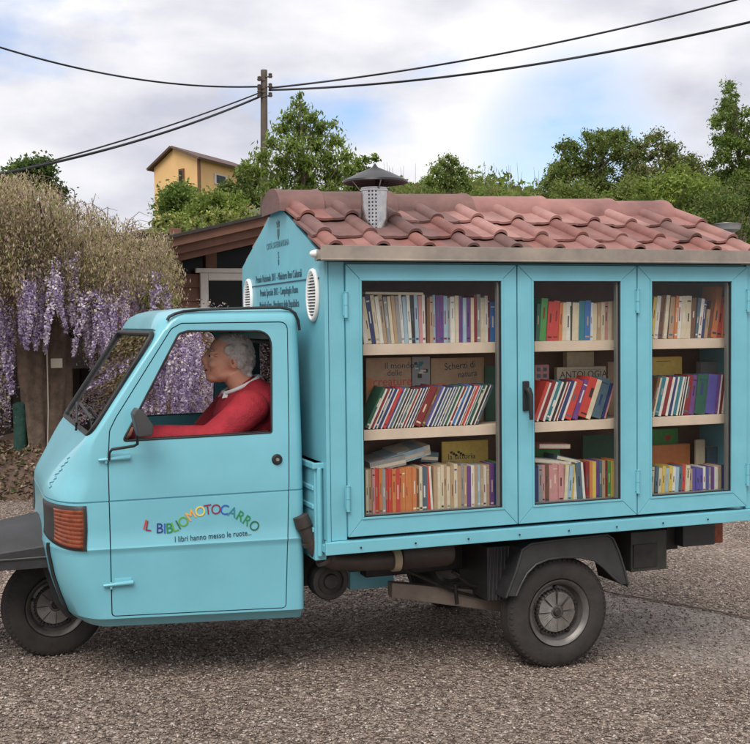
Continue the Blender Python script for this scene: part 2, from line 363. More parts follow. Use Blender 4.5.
# ============================================================ foliage machinery
def leaf_mesh(name, C, size, mats, up=.3, aspect=.55, drop=0., probs=None, size_var=.4):
    n = len(C)
    nrm = rng.normal(size=(n, 3)); nrm[:, 2] += up*2; nrm /= np.linalg.norm(nrm, axis=1)[:, None]
    t = rng.normal(size=(n, 3)); t[:, 2] -= drop*3
    t -= (t*nrm).sum(1)[:, None]*nrm; t /= np.linalg.norm(t, axis=1)[:, None]
    b = np.cross(nrm, t); s = size*(1-size_var+2*size_var*rng.random(n))[:, None]
    V = np.stack([C-t*s, C+b*s*aspect-nrm*s*.12, C+t*s, C-b*s*aspect-nrm*s*.12], 1)
    me = bpy.data.meshes.new(name); me.vertices.add(n*4); me.vertices.foreach_set('co', V.ravel().astype(np.float32))
    me.loops.add(n*4); me.loops.foreach_set('vertex_index', np.arange(n*4, dtype=np.int32))
    me.polygons.add(n); me.polygons.foreach_set('loop_start', np.arange(0, n*4, 4, dtype=np.int32))
    for m_ in mats: me.materials.append(m_)
    me.polygons.foreach_set('material_index', rng.choice(len(mats), n, p=probs).astype(np.int32))
    me.update(); me.validate(); return me
def cluster_pts(cs, rs, n, shell=.45):
    """n points spread through ellipsoids, weighted to their outer part"""
    cs = np.array(cs, float); rs = np.array(rs, float)
    if rs.ndim == 1: rs = np.stack([rs]*3, 1)
    wv = rs.prod(1)**.75; k = rng.choice(len(cs), n, p=wv/wv.sum())
    d = rng.normal(size=(n, 3)); d /= np.linalg.norm(d, axis=1)[:, None]
    r = shell+(1-shell)*rng.random(n); r *= (1+.33*rng.normal(size=n))
    return cs[k]+d*rs[k]*1.3*r[:, None]
G_FRESH = leafmat('fresh_leaf', (.21, .29, .06), .5); G_MID = leafmat('mid_leaf', (.14, .205, .045), .5); G_DARK = leafmat('dark_leaf', (.075, .12, .032), .45)
G_OLIVE = leafmat('olive_leaf', (.21, .21, .075), .5); G_LIME = leafmat('lime_leaf', (.25, .31, .06), .45); G_PALE = leafmat('pale_leaf', (.26, .29, .12))
G_GRASS = leafmat('dry_grass_blade', (.23, .20, .09)); BARK = mat('bark', (.07, .05, .038), .85, col2=(.15, .115, .085), vscale=14, bump=.4, bscale=30)
def tree(name, label, cat, base, blobs, n, size, mats, probs=None, trunk_r=.1, up=.3, drop=0., group=None, shell=.4, aspect=.5, limbs=True, trunk_top=None):
    """blobs: (x, y, z, rx, ry, rz) in world metres"""
    o = root(name, base, label, cat, group)
    bl = np.array(blobs, float); C = cluster_pts(bl[:, :3], bl[:, 3:], n, shell)
    me = leaf_mesh('crown', C, size, mats, up, aspect, drop, probs)
    link_mesh('crown', me, o)
    mb = MB(); top = base[2]+((trunk_top if trunk_top is not None else bl[:, 2].max())-base[2])*.86
    cx, cy = bl[:, 0].mean(), bl[:, 1].mean()
    pts = [(base[0], base[1], base[2]-.3)]; K = 6
    for i in range(1, K+1):
        f = i/K; pts.append((base[0]+(cx-base[0])*f*.6+random.uniform(-.03, .03), base[1]+random.uniform(-.03, .03), base[2]+(top-base[2])*f))
    mb.tube(pts, [trunk_r*(1-.93*i/K) for i in range(K+1)], 8)
    if limbs:
        for b_ in bl[::max(1, len(bl)//26)]:
            f = min(.85, max(.12, (b_[2]-base[2])/(top-base[2])*.7)); k = min(K-1, int(f*K)); q = Vector(pts[k+1])
            e = Vector(b_[:3]); mid = q.lerp(e, .5)+Vector((0, 0, .05*(e-q).length))
            mb.tube([q, mid, e], [trunk_r*.22, trunk_r*.13, trunk_r*.05], 5)
    mb.build('trunk', BARK, o, smooth=50)
    return o
def blobs_px(lst, Y, depth=1.0):
    """(px, py, radius px) -> world ellipsoids at depth plane Y"""
    out = []
    for (px, py, r) in lst:
        c = U(px, py, y=Y+random.uniform(-.5, .5)*depth); d = np.linalg.norm(c-CAM); rr = r*d/FPX
        out.append((c[0], c[1], c[2], rr, rr*.9, rr*.85))
    return out
def base_at(px, Y):
    p = U(px, 300, y=Y); return (p[0], Y, hill_h(p[0], Y))

# ============================================================ THE THREE-WHEELED LIBRARY TRUCK
TR = root('library_truck', (0.3, .7175, 0.02), 'turquoise three-wheeled truck carrying a small glazed bookcase house with a tiled roof', 'three-wheeled truck')
YC = .7175; W = 1.435; ZT = 1.872; ZB = .701; LX = 2.15

# ---------------- cab shell
LEV = [ # z, side y, front x, corner depth D, corner extent E
 (.335, .165, -1.03, .12, .30), (.355, .15, -1.06, .14, .32), (.374, .127, -1.074, .15, .33), (.380, .119, -1.078, .15, .33), (.47, .118, -1.108, .15, .33), (.55, .117, -1.130, .15, .33), (.66, .116, -1.148, .15, .33), (.676, .1155, -1.149, .15, .33),
 (.685, .111, -1.150, .15, .33), (.692, .1095, -1.150, .15, .33), (.702, .1135, -1.147, .145, .33), (.78, .114, -1.142, .145, .33), (.85, .114, -1.143, .145, .33),
 (.8955, .115, -1.145, .145, .33), (.898, .121, -1.139, .145, .33), (.902, .121, -1.139, .145, .33), (.9045, .115, -1.145, .145, .33),
 (.93, .115, -1.143, .15, .33), (.96, .116, -1.130, .15, .33), (1.0, .118, -1.105, .135, .30), (1.04, .120, -1.078, .11, .25), (1.09, .122, -1.043, .075, .17), (1.13, .124, -1.012, .05, .10), (1.155, .126, -.992, .04, .07),
 (1.30, .137, -.892, .035, .06), (1.45, .150, -.788, .033, .06), (1.59, .163, -.690, .033, .06), (1.598, .163, -.700, .06, .12), (1.625, .163, -.690, .07, .16),
 (1.65, .170, -.672, .08, .2), (1.668, .188, -.645, .1, .25), (1.680, .225, -.60, .12, .3), (1.686, .29, -.53, .13, .3)]
XR = -.082
def lev(z):
    if z <= LEV[0][0]: return LEV[0]
    for a, b in zip(LEV, LEV[1:]):
        if z <= b[0]:
            f = (z-a[0])/(b[0]-a[0]); return tuple(p*(1-f)+q*f for p, q in zip(a, b))
    return LEV[-1]
def shear(x, z):
    return (.045*(.9-z)/.5)*(-x-.07) if z < .9 else 0.
NS, NCN, NF = 16, 14, 7
def outline(l):
    z, ys, xf, D, E_ = l; pts = []
    inset = ys-.115; xr = XR-max(0, inset-.05)*.5
    rr = .035
    pts.append((xr, YC)) ; pts.append((xr, YC-.3))
    for k in range(5):
        a = k/4*math.pi/2; pts.append((xr-rr+rr*math.cos(a), ys+rr-rr*math.sin(a)))
    x0 = xr-rr; x1 = xf+D
    for k in range(1, NS): pts.append((x0+(x1-x0)*k/NS, ys))
    for k in range(NCN+1):
        a = k/NCN*math.pi/2; pts.append((xf+D*(1-math.sin(a)), ys+E_*(1-math.cos(a))))
    for k in range(1, NF+1):
        f = k/NF; pts.append((xf, (ys+E_)*(1-f)+YC*f))
    full = pts+[(x, 2*YC-y) for x, y in pts[-2:0:-1]]
    return full
def cab_shell():
    mb = MB(); n = None; vs = []
    for l in LEV:
        o = outline(l); n = len(o); vs += [(x, y, l[0]+shear(x, l[0])) for x, y in o]
    k = len(LEV); fs = [(i*n+j, i*n+(j+1) % n, (i+1)*n+(j+1) % n, (i+1)*n+j) for i in range(k-1) for j in range(n)]
    # caps
    vs.append((-.55, YC, LEV[0][0]+.02)); vs.append((-.4, YC, 1.690))
    fs += [(len(vs)-2, (j+1) % n, j) for j in range(n)]+[(len(vs)-1, (k-1)*n+j, (k-1)*n+(j+1) % n) for j in range(n)]
    mb.add(vs, fs); o = tmp(mb, [PAINT])
    m = o.modifiers.new('s', 'SOLIDIFY'); m.thickness = .014; m.offset = -1; m.use_even_offset = False
    apply_mods(o); return o
def side_xz(px, py):
    z = 1.1
    for _ in range(6):
        p = U(px, py, y=lev(z)[1]); z = p[2]
    return (p[0], p[2])
def rounded(poly, rads, n=6):
    out = []; k = len(poly)
    for i in range(k):
        p = Vector(poly[i]); a = (Vector(poly[i-1])-p); b = (Vector(poly[(i+1) % k])-p); r = rads[i] if isinstance(rads, (list, tuple)) else rads
        if r <= 0: out.append(tuple(p)); continue
        la, lb = a.length, b.length; a.normalize(); b.normalize()
        th = a.angle(b); d = min(r/math.tan(th/2), la*.48, lb*.48)
        p0 = p+a*d; p1 = p+b*d
        for j in range(n+1):
            t = j/n; q = p0*(1-t)**2+p*2*t*(1-t)+p1*t*t; out.append(tuple(q))
    return out
def inset_poly(poly, d):
    k = len(poly); out = []; c = Vector((sum(p[0] for p in poly)/k, sum(p[1] for p in poly)/k))
    area = sum(poly[i][0]*poly[(i+1) % k][1]-poly[(i+1) % k][0]*poly[i][1] for i in range(k)); sg = 1 if area > 0 else -1
    for i in range(k):
        p = Vector(poly[i]); a = (p-Vector(poly[i-1])); b = (Vector(poly[(i+1) % k])-p)
        if a.length < 1e-9 or b.length < 1e-9: out.append(tuple(p)); continue
        a.normalize(); b.normalize()
        na = Vector((-a.y, a.x))*sg; nb = Vector((-b.y, b.x))*sg; nn = na+nb
        nn = nn/max(.3, nn.length_squared/2) if nn.length > 0 else na
        out.append(tuple(p+nn*d))
    return out
door_c = [side_xz(*p) for p in ((111.6, 617), (107.5, 463), (109, 430.5), (115.6, 417), (171, 328.4), (181, 322.8), (288, 321.3), (289.5, 480), (286.5, 608.3))]
door_c = rounded(door_c, [.02, 0, .05, .06, .03, .03, .04, 0, .02])
win_c = rounded([side_xz(*p) for p in ((122.2, 441.5), (178.5, 333.5), (188, 330.6), (271.5, 330.6), (272, 433))], [.012, .03, .03, .07, .012])
shell = cab_shell()
# openings
boolean(shell, tmp(MB().prism(win_c, -.2, 1.7)))
nA = Vector((-.831, 0, -.556))   # not used as direction, screen plane runs along this line
g0 = Vector((-.965, 0, 1.180)); g1 = Vector((-.705, 0, 1.574)); gd = (g1-g0).normalized(); gn_ = Vector((-gd.z, 0, gd.x))
def screen_poly(e=0.):
    Lg = (g1-g0).length; h = .545+e
    p = rounded([(-h-.02, -.012-e), (h+.02, -.012-e), (h-.01, Lg+e), (-h+.01, Lg+e)], .05)
    return p
def screen_pt(u, s, n): q = g0+gd*s+gn_*n; return (q.x, YC+u, q.z)
sp_ = screen_poly(); mb = MB(); k = len(sp_)
mb.add([screen_pt(u, s, -.12) for u, s in sp_]+[screen_pt(u, s, .12) for u, s in sp_], [tuple(range(k)), tuple(range(2*k-1, k-1, -1))]+[((i+1) % k, i, k+i, k+(i+1) % k) for i in range(k)])
boolean(shell, tmp(mb))
boolean(shell, tmp(MB().prism(rounded([(YC-.50, 1.27), (YC+.50, 1.27), (YC+.47, 1.53), (YC-.47, 1.53)], .05), -.2, 0., 'x')))
boolean(shell, tmp(MB().box(-1.6, -.80, YC-.19, YC+.19, .2, .66)))
# door pieces
door_in = inset_poly(door_c, .0045)
dm = []
for sgn in (0, 1):
    a, b = (-.1, .34) if sgn == 0 else (2*YC-.34, 2*YC+.1)
    d = bpy.data.objects.new('tmpdoor', shell.data.copy()); scene.collection.objects.link(d)
    boolean(d, tmp(MB().prism(door_in, a, b)), 'INTERSECT'); dm.append(d)
for sgn in (0, 1):
    a, b = (-.1, .34) if sgn == 0 else (2*YC-.34, 2*YC+.1)
    boolean(shell, tmp(MB().prism(door_c, a, b)))
def finish(o, name, mats, parent, ang=32):
    me = o.data; me.materials.clear()
    for m_ in mats: me.materials.append(m_)
    bm = bmesh.new(); bm.from_mesh(me); bmesh.ops.remove_doubles(bm, verts=bm.verts, dist=.0002); bm.to_mesh(me); bm.free()
    me.polygons.foreach_set('material_index', [0]*len(me.polygons)); shade(me, ang)
    bpy.data.objects.remove(o); me.name = name
    return link_mesh(name, me, parent)
cab = finish(shell, 'cab_body', [PAINT], TR)
doors = [finish(d, 'door', [PAINT], TR) for d in dm]
def zpre(x, z):
    if z >= .9: return z
    k = .09*(-x-.07); return (z-.9*k)/(1-k)
def on_side(poly, off): return [(x, lev(zpre(x, z))[1]+off, z) for x, z in poly]
def mir(pts): return [(x, 2*YC-y, z) for x, y, z in pts]
def densify(poly, st=.03):
    out = []; k = len(poly)
    for i in range(k):
        a = Vector(poly[i]); b = Vector(poly[(i+1) % k]); n = max(1, int((b-a).length/st))
        out += [tuple(a.lerp(b, j/n)) for j in range(n)]
    return out
for s_, d in enumerate(doors):
    f = (lambda p: p) if s_ == 0 else mir
    MB().tube(f(on_side(densify(inset_poly(win_c, .001)), .003)), .0055, 6, closed=True).build('window_seal', BLACK, d, smooth=60)
    MB().tube(f(on_side(densify(inset_poly(door_c, .002)), .0145)), .007, 6, closed=True).build('door_seal', BLACK, d, smooth=60)
    # lowered glass edge along the sill
    a, b = win_c[0], win_c[-1]
    zl = [(a[0]+.03+(b[0]-a[0]-.035)*t, a[1]+(b[1]-a[1])*t) for t in (0, .5, 1)]
    MB().tube(f([(x, lev(z)[1]+.006, z+.006) for x, z in zl]), .004, 6).build('window_glass', glassmat('pane_edge_glass', (.6, .75, .72)), d, smooth=60)
# door details on the near side
ND = doors[0]
def sidept(px, py, off=0.):
    x, z = side_xz(px, py); return (x, lev(zpre(x, z))[1]-off, z)
for (x0, y0, x1, y1) in ((98, 460, 130, 457), (103, 585.5, 133, 582)):
    mb = MB(); a = sidept(x0, y0, .010); b = sidept(x1, y1, .008)
    mb.tube([a, (b[0], b[1], b[2])], [.006, .011], 8)
    c = sidept(x0+8, y0, .004); mb.tube([(c[0], c[1]-.004, c[2]-.014), (c[0], c[1]-.004, c[2]+.014)], .006, 8)
    e = sidept(x1-10, y1, .001); mb.box(e[0]-.035, e[0]+.035, e[1]-.004, e[1]+.004, e[2]-.016, e[2]+.016)
    mb.build('hinge', PAINT, ND, smooth=40, bevel=.002)
c = sidept(277, 459.5)
MB().lathe([(.0, -.010), (.018, -.010), (.023, -.004), (.024, .006), (.024, .01)], c, n=28).build('lock', BLACK, ND, smooth=40)
MB().lathe([(.0, -.013), (.007, -.013), (.009, -.009)], c, n=20).build('key_cylinder', CHROME, ND, smooth=40)
# roof gutter strip
for f in ((lambda p: p), mir):
    pts = []
    for px, py in ((167, 321), (169, 317.5), (175, 314.5), (184, 312), (200, 310.5), (230, 309.3), (260, 308.5), (281, 308.2), (290, 310), (295, 314), (298, 321), (299.5, 331)):
        q = U(px, py, y=.172); pts.append((min(q[0], XR+.004), .170 if q[2] < 1.66 else .178, q[2]+.003))
    MB().tube(f(pts), .0065, 6).build('roof_trim', BLACK, cab, smooth=60)
# windscreen with rubber
sc_ = screen_poly(-.004); mb = MB(); k = len(sc_); mb.add([screen_pt(u, s, -.002) for u, s in sc_]+[screen_pt(u, s, -.006) for u, s in sc_], [tuple(range(k)), tuple(range(2*k-1, k-1, -1))]+[((i+1) % k, i, k+i, k+(i+1) % k) for i in range(k)])
ws = mb.build('windscreen', WGLASS, cab)
MB().tube([screen_pt(u, s, .004) for u, s in densify(screen_poly(.004))], .011, 6, closed=True).build('windscreen_seal', BLACK, ws, smooth=60)
rw = rounded([(YC-.50, 1.27), (YC+.50, 1.27), (YC+.47, 1.53), (YC-.47, 1.53)], .05)
MB().tube([(XR-.012, y, z) for y, z in rw], .012, 6, closed=True).build('rear_window_seal', BLACK, cab, smooth=60)
MB().prism(inset_poly(rw, -.002), XR-.014, XR-.010, 'x').build('rear_window', glassmat('cab_rear_glass'), cab)
# wiper
MB().tube([screen_pt(-.25, -.03, .02), screen_pt(-.27, -.005, .035), screen_pt(.18, .07, .03)], .006, 6).tube([screen_pt(-.52, .045, .022), screen_pt(.12, .075, .022)], .007, 6).build('wiper', BLACK, cab, smooth=50)
# faint script badge low on the nose, darker than the paint
def nose_pt(z, a, off):
    l = lev(z); return (l[2]+l[3]*(1-math.sin(a))-off*math.sin(a), l[1]+l[4]*(1-math.cos(a))-off*math.cos(a), z)
mb = MB(); pts = [nose_pt(1.075-.0034*i, R(66+5*math.sin(i*.9)*math.sin(i*.31+.5)), .001) for i in range(40)]
mb.tube(pts, .0024, 6); mb.build('emblem', mat('badge_blue', (.115, .36, .43), .4), cab, smooth=60)
# cab interior
mb = MB(); mb.box(-.80, XR-.03, .19, 1.24, .41, .43); mb.build('cab_floor', INTER, cab)
mb = MB(); mb.prism(rounded([(-1.0, .95), (-.80, .95), (-.80, 1.09), (-.95, 1.12)], .02), .165, 1.27); mb.build('dashboard', mat('dash_plastic', (.02, .02, .022), .6), cab, bevel=.004)
seat = MB().prism(rounded([(-.52, .66), (-.14, .66), (-.14, .80), (-.50, .80)], .03), .2, 1.24).build('bench_seat', mat('seat_vinyl', (.02, .02, .025), .55), cab, smooth=40)
MB().prism(rounded([(-.20, .78), (-.12, .78), (-.11, 1.22), (-.15, 1.22)], .02), .2, 1.24).build('seat_back', bpy.data.materials['seat_vinyl'], seat, smooth=40)
# steering column and wheel
mb = MB(); wc = Vector((-.735, .44, 1.085)); nx = Vector((.5, 0, .866)); tx = Vector((.866, 0, -.5)); ty = Vector((0, 1, 0))
mb.tube([wc+(tx*math.cos(a)+ty*math.sin(a))*.185 for a in [2*math.pi*i/28 for i in range(28)]], .012, 8, closed=True)
for a in (R(90), R(210), R(330)): mb.tube([wc-nx*.03, wc+(tx*math.cos(a)+ty*math.sin(a))*.18], .009, 6)
mb.tube([wc-nx*.02, wc-nx*.45], .02, 8); mb.build('steering_wheel', BLACK, cab, smooth=50)

# ---------------- corner indicator lamps (follow the body corner)
def corner(z, a, off):
    l = lev(z); zz, ys, xf, D, E_ = l
    if a < 0: x = xf+D-a*.05; y = ys; n = Vector((0, -1))
    else:
        x = xf+D*(1-math.sin(a)); y = ys+E_*(1-math.cos(a)); n = Vector((-math.sin(a)*E_, -math.cos(a)*D)); n = n.normalized() if n.length else Vector((0, -1))
    return (x+n.x*off, y+n.y*off, z+shear(x, z))
def patch(a0, a1, z0, z1, off, na=18, nz=22, rib=0., shape=None, thick=.02):
    vs = []
    for s in (0, 1):
        for i in range(nz+1):
            f = i/nz
            for j in range(na+1):
                g = j/na; aa0, aa1 = a0, a1
                zz0 = z0+(shape*(g**2) if shape else 0)
                z = zz0+(z1-zz0)*f; a = aa0+(aa1-aa0)*g
                edge = min(1, min(f, 1-f)*nz/1.5, min(g, 1-g)*na/1.5)
                o = off*(.35+.65*edge) if s == 0 else -thick
                if s == 0 and rib: o += rib*(abs(math.sin(f*math.pi*9)))*edge
                vs.append(corner(z, a, o))
    n = (na+1)*(nz+1); q = lambda s, i, j: s*n+i*(na+1)+j
    fs = []
    for i in range(nz):
        for j in range(na):
            fs.append((q(0,i,j), q(0,i,j+1), q(0,i+1,j+1), q(0,i+1,j))); fs.append((q(1,i,j), q(1,i+1,j), q(1,i+1,j+1), q(1,i,j+1)))
    for i in range(nz):
        fs.append((q(0,i,0), q(0,i+1,0), q(1,i+1,0), q(1,i,0))); fs.append((q(0,i,na), q(1,i,na), q(1,i+1,na), q(0,i+1,na)))
    for j in range(na):
        fs.append((q(0,0,j), q(1,0,j), q(1,0,j+1), q(0,0,j+1))); fs.append((q(0,nz,j), q(0,nz,j+1), q(1,nz,j+1), q(1,nz,j)))
    return vs, fs
for k_ in (0, 1):
    f = (lambda p: p) if k_ == 0 else mir
    vs, fs = patch(-.05, R(82), .688, .888, .010, shape=.045); lamp = MB().add(f(vs), fs).build('indicator_lamp', PLASTIC, cab, smooth=40)
    lp = link_mesh
    vs, fs = patch(R(3), R(50), .700, .872, .016, rib=.0016, nz=72, thick=.002, shape=.03); MB().add(f(vs), fs).build('orange_lens', ORANGE, cab, smooth=30)
# ---------------- side mirror
mp_ = [U(px, py, y=.01) for px, py in ((131.7, 414), (135.8, 407), (143, 412), (152, 425), (151, 435), (137, 436.5))]
mb = MB(); mb.prism(rounded([(p[0], p[2]) for p in mp_], .012), -.035, .055)
mir_o = mb.build('side_mirror', mat('mirror_shell', (.045, .045, .047), .45, bump=.05), cab, smooth=35, bevel=.008, seg=3)
arm = [U(137, 435, y=.02), U(137.5, 444, y=.05), U(134, 446, y=.07), U(112, 449.5, y=.095), U(109.2, 453, y=.10), U(109, 460, y=.108)]
MB().tube(arm, .006, 8).build('mirror_arm', BLACK, mir_o, smooth=50)

# ---------------- front mudguard
def fender():
    mb = MB(); secs = []
    yl = [.40, .415, .50, .60, YC, 2*YC-.60, 2*YC-.50, 2*YC-.415, 2*YC-.40]
    xs = [-1.72, -1.66, -1.5, -1.3, -1.12, -1.0, -.93]
    P = lambda px, py, y: U(px, py, y=y)
    vs = []
    for x in xs:
        f = (x+1.72)/(.79)
        zc = .640+.072*f+(-.03 if x < -1.7 else 0)      # crease height
        ztop = .672+.105*min(1, (x+1.72)/.6)-(.02 if x < -1.7 else 0)
        zb = .594
        r = [(.40, zb), (.400, zc-.01), (.412, zc+.002), (.56, ztop-.012), (YC, ztop)]
        r += [(2*YC-y, z) for y, z in r[-2::-1]]
        vs += [(x, y, z) for y, z in r]
    n = 9; k = len(xs)
    fs = [(i*n+j, i*n+j+1, (i+1)*n+j+1, (i+1)*n+j) for i in range(k-1) for j in range(n-1)]
    fs += [tuple(range(n)), tuple(range((k-1)*n, k*n))]
    mb.add(vs, fs); o = tmp(mb); m = o.modifiers.new('s', 'SOLIDIFY'); m.thickness = .012; m.offset = -1; apply_mods(o)
    return o
fo = fender(); me = fo.data; me.materials.clear(); me.materials.append(PLASTIC); shade(me, 25); bpy.data.objects.remove(fo); me.name = 'front_mudguard'
FMG = link_mesh('front_mudguard', me, TR)
MB().tube([(-1.72, .396, .640), (-1.0, .396, .640)], .004, 6).build('mudguard_bead', mat('grey_bead', (.06, .06, .06), .5), FMG, smooth=50)
fl = [U(px, py, y=.47) for px, py in ((34, 556), (50, 551), (60, 577), (68, 604), (82, 619), (66, 617), (55, 604), (47, 580), (42, 566))]
MB().prism([(q[0], q[2]) for q in fl], .465, .48).build('nose_flap', BLACK, FMG, bevel=.002)
# inner arch, dark, behind the nose edge
mb = MB(); arch = [(-1.40, .60), (-1.30, .66), (-1.12, .68), (-.98, .66), (-.86, .58), (-.80, .42), (-.83, .42), (-.88, .56), (-.99, .64), (-1.12, .66), (-1.29, .64), (-1.37, .59)]
mb.prism(arch, YC-.17, YC+.17).build('wheel_arch', BLACK, FMG)
# trim strip edging the nose beside the mudguard
pts = [corner(z, R(62), .006) for z in np.linspace(.70, .36, 14)]
MB().tube(pts, .008, 6).build('nose_trim', BLACK, FMG, smooth=50)

# ---------------- wheels
def wheel(cx, cy, cz, face=-1, steer=0, sc=1.):
    """face=-1: outer side looks to -y"""
    Rt, Rr, hw = .26, .150, .058
    e = root if False else None
    mb = MB(); s = face
    prof = [(Rr-.004, s*hw*.62), (Rr+.012, s*hw*.92), (Rr+.035, s*hw*1.0), (Rr+.070, s*hw*.98), (Rt-.022, s*hw*.9), (Rt-.010, s*hw*.78), (Rt-.003, s*hw*.66)]
    for t in (.5, .2, -.1, -.4): prof += [(Rt, s*hw*t), (Rt, s*hw*(t-.14)), (Rt-.006, s*hw*(t-.16)), (Rt-.006, s*hw*(t-.26))]
    prof += [(Rt-.003, -s*hw*.74), (Rt-.022, -s*hw*.9), (Rr+.06, -s*hw), (Rr-.004, -s*hw*.62)]
    mb.lathe(prof, (0, 0, 0), n=96)
    # shoulder tread blocks
    for k in range(60):
        a = 2*math.pi*k/60; c, sn = math.cos(a), math.sin(a)
        for sg in (s, -s):
            r0, r1 = Rt-.020, Rt-.004; y0, y1 = sg*hw*.70, sg*hw*.93
            da = .022
            q = []
            for (r, y) in ((r0, y1*1.015), (r1-.006, y1*.95), (r1, y0), (r0, y0)):
                for d_ in (-da, da): q.append((r*math.cos(a+d_), y, r*math.sin(a+d_)))
            mb.add(q, [(0, 1, 3, 2), (2, 3, 5, 4), (4, 5, 7, 6), (0, 2, 4, 6), (1, 7, 5, 3)])
    T = mb.mesh('tyre', TYRE, smooth=28)
    mr = MB(); 
    prof = [(.0, s*.030), (.028, s*.030), (.034, s*.026), (.036, s*.020), (.095, s*.026), (.100, s*.020), (.104, s*.006), (.118, s*.002), (.124, s*.010), (.132, s*.040), (.138, s*.047), (.147, s*.055), (.153, s*.058), (.1545, s*.052), (.151, s*.045), (.149, -s*.03), (.12, -s*.04), (.10, -s*.02), (.0, -s*.02)]
    mr.lathe(prof, (0, 0, 0), n=72)
    Rm = mr.mesh('rim', STEEL, smooth=25)
    mh = MB()   # fan disc with eight blades and vent slots
    for k in range(8):
        a0 = 2*math.pi*k/8+.06; a1 = a0+2*math.pi/8-.10
        q = []
        for i, a in enumerate(np.linspace(a0, a1, 5)):
            yy = s*(.0275+.007*(i/4))
            q += [(.032*math.cos(a), yy, .032*math.sin(a)), (.094*math.cos(a), yy-s*.001, .094*math.sin(a))]
        mh.add(q, [(2*i, 2*i+1, 2*i+3, 2*i+2) for i in range(4)])
    H = mh.mesh('hub_fan', mat('worn_alloy', (.20, .185, .17), .45, metal=.5, var=.25, vscale=25), smooth=None)
    mk = MB()
    for k in range(36):
        a = 2*math.pi*k/36; 
        mk.box(-.0022, .0022, min(s*.0225, s*.0285), max(s*.0225, s*.0285), .0965, .1055) if False else None
        c, sn = math.cos(a), math.sin(a); q = []
        for rr_, tt in ((.0965, -.0028), (.0965, .0028), (.107, .0028), (.107, -.0028)):
            for yy in (s*.008, s*.0285): q.append((rr_*c-tt*sn, yy, rr_*sn+tt*c))
        mk.add(q, [(0, 2, 4, 6), (1, 7, 5, 3), (0, 1, 3, 2), (2, 3, 5, 4), (4, 5, 7, 6), (6, 7, 1, 0)])
    mk.lathe([(.0, s*.046), (.014, s*.046), (.018, s*.040), (.021, s*.028)], (0, 0, 0), n=24)
    for k in range(5):
        a = 2*math.pi*k/5+.3; mk.lathe([(.0, s*.020), (.008, s*.020), (.009, s*.004)], (.113*math.cos(a), 0, .113*math.sin(a)), n=10)
    Kk = mk.mesh('hub_cap', DARKMET, smooth=35)
    M = Matrix.Translation((cx, cy, cz)) @ Matrix.Rotation(steer, 4, 'Z') @ Matrix.Scale(sc, 4)
    for me_ in (T, Rm, H, Kk): me_.transform(M)
    w_ = link_mesh('wheel', T, TR); T.name = 'wheel'
    for nm, me_ in (('rim', Rm), ('hub_fan', H), ('hub_cap', Kk)): link_mesh(nm, me_, w_)
    return w_
wheel(1.122, .115, .26)
wheel(1.122, W-.115, .26, 1)
FR = .228
wheel(-1.09, YC-.035, ground_z(-1.10, 0)+FR-.003, -1, R(9), FR/.26)
# ---------------- rear mudguards
def rear_guard(y0, y1):
    def P(px, py): q = U(px, py, y=.03); return (q[0], q[2])
    outer = [P(*p) for p in ((506, 596.5), (511, 583), (516, 570), (522, 549), (530, 543), (560, 539), (607, 534), (613, 538), (619, 552), (624, 568), (628, 584.5))]
    inner = [P(*p) for p in ((621, 584.5), (612, 577), (603, 568), (594, 561), (580, 558), (562, 558), (548, 560), (536, 565), (527, 574), (521, 585), (516, 596.5))]
    mb = MB(); n = len(outer)
    # face plate
    mb.prism(outer+inner, y0, y0+.012 if y0 < y1 else y0-.012)
    g = rear = None
    o = mb.build('rear_mudguard', PLASTIC, TR, bevel=.003)
    top = MB(); th = [(x, z-.012) for x, z in outer]
    top.prism(outer+th[::-1], min(y0, y1)+.0015, max(y0, y1)-.0015); top.build('guard_top', PLASTIC, o, smooth=30)
    rim = MB(); sgn = -1 if y0 < y1 else 1
    rim.tube([(x, y0+sgn*.002, z) for x, z in [(p[0], p[1]-.004) for p in outer]], .006, 6)
    rim.tube([(x, y0+sgn*.002, z) for x, z in [(p[0], p[1]+.003) for p in inner]], .005, 6); rim.build('guard_bead', PLASTIC, o, smooth=50)
    return o
rear_guard(.03, .30); rear_guard(W-.03, W-.30)
# ribbed splash panel in front of the rear wheel
mb = MB(); a = U(488, 548, y=.13); b = U(520, 598, y=.13)
mb.box(a[0], b[0]-.0, .14, .45, b[2], a[2])
for i in range(9): mb.tube([(a[0]+.008+i*(b[0]-a[0])/9, .137, b[2]), (a[0]+.02+i*(b[0]-a[0])/9, .137, a[2])], .005, 5)
mb.build('splash_panel', PLASTIC, TR, smooth=40)

# ---------------- chassis and running gear
mb = MB()
for y in (.34, 1.02): mb.box(-.05, 2.1, y, y+.07, .60, .68)
for x in (.1, .75, 1.5, 2.0): mb.box(x, x+.06, .2, 1.24, .61, .67)
mb.box(.30, .95, .42, .95, .42, .62); mb.box(-.35, .1, .45, .9, .40, .62); mb.box(1.45, 2.0, .5, .95, .5, .62)
mb.tube([(1.122, .16, .26), (1.122, W-.16, .26)], .045, 12)
mb.tube([(1.122, .45, .27), (1.122, .95, .27)], .11, 14)
mb.build('chassis', DARKMET, TR, bevel=.006)
mb = MB(); A = [U(px, py, y=.30) for px, py in ((392, 583), (497, 592), (520, 612), (500, 612), (392, 598))]
mb.prism([(p[0], p[2]) for p in A], .30, .36); mb.build('axle_arm', RUSTARM, TR, bevel=.006)
A = [U(px, py, y=.26) for px, py in ((455, 584), (457, 604))]
MB().tube([A[0], A[1]], .010, 8).tube([U(393, 560, y=.24), U(410, 572, y=.25), U(450, 590, y=.28), U(490, 600, y=.29)], .008, 6).tube([U(452, 572, y=.22), U(470, 585, y=.24), U(495, 588, y=.24)], .006, 6).build('brake_line', DARKMET, TR, smooth=50)
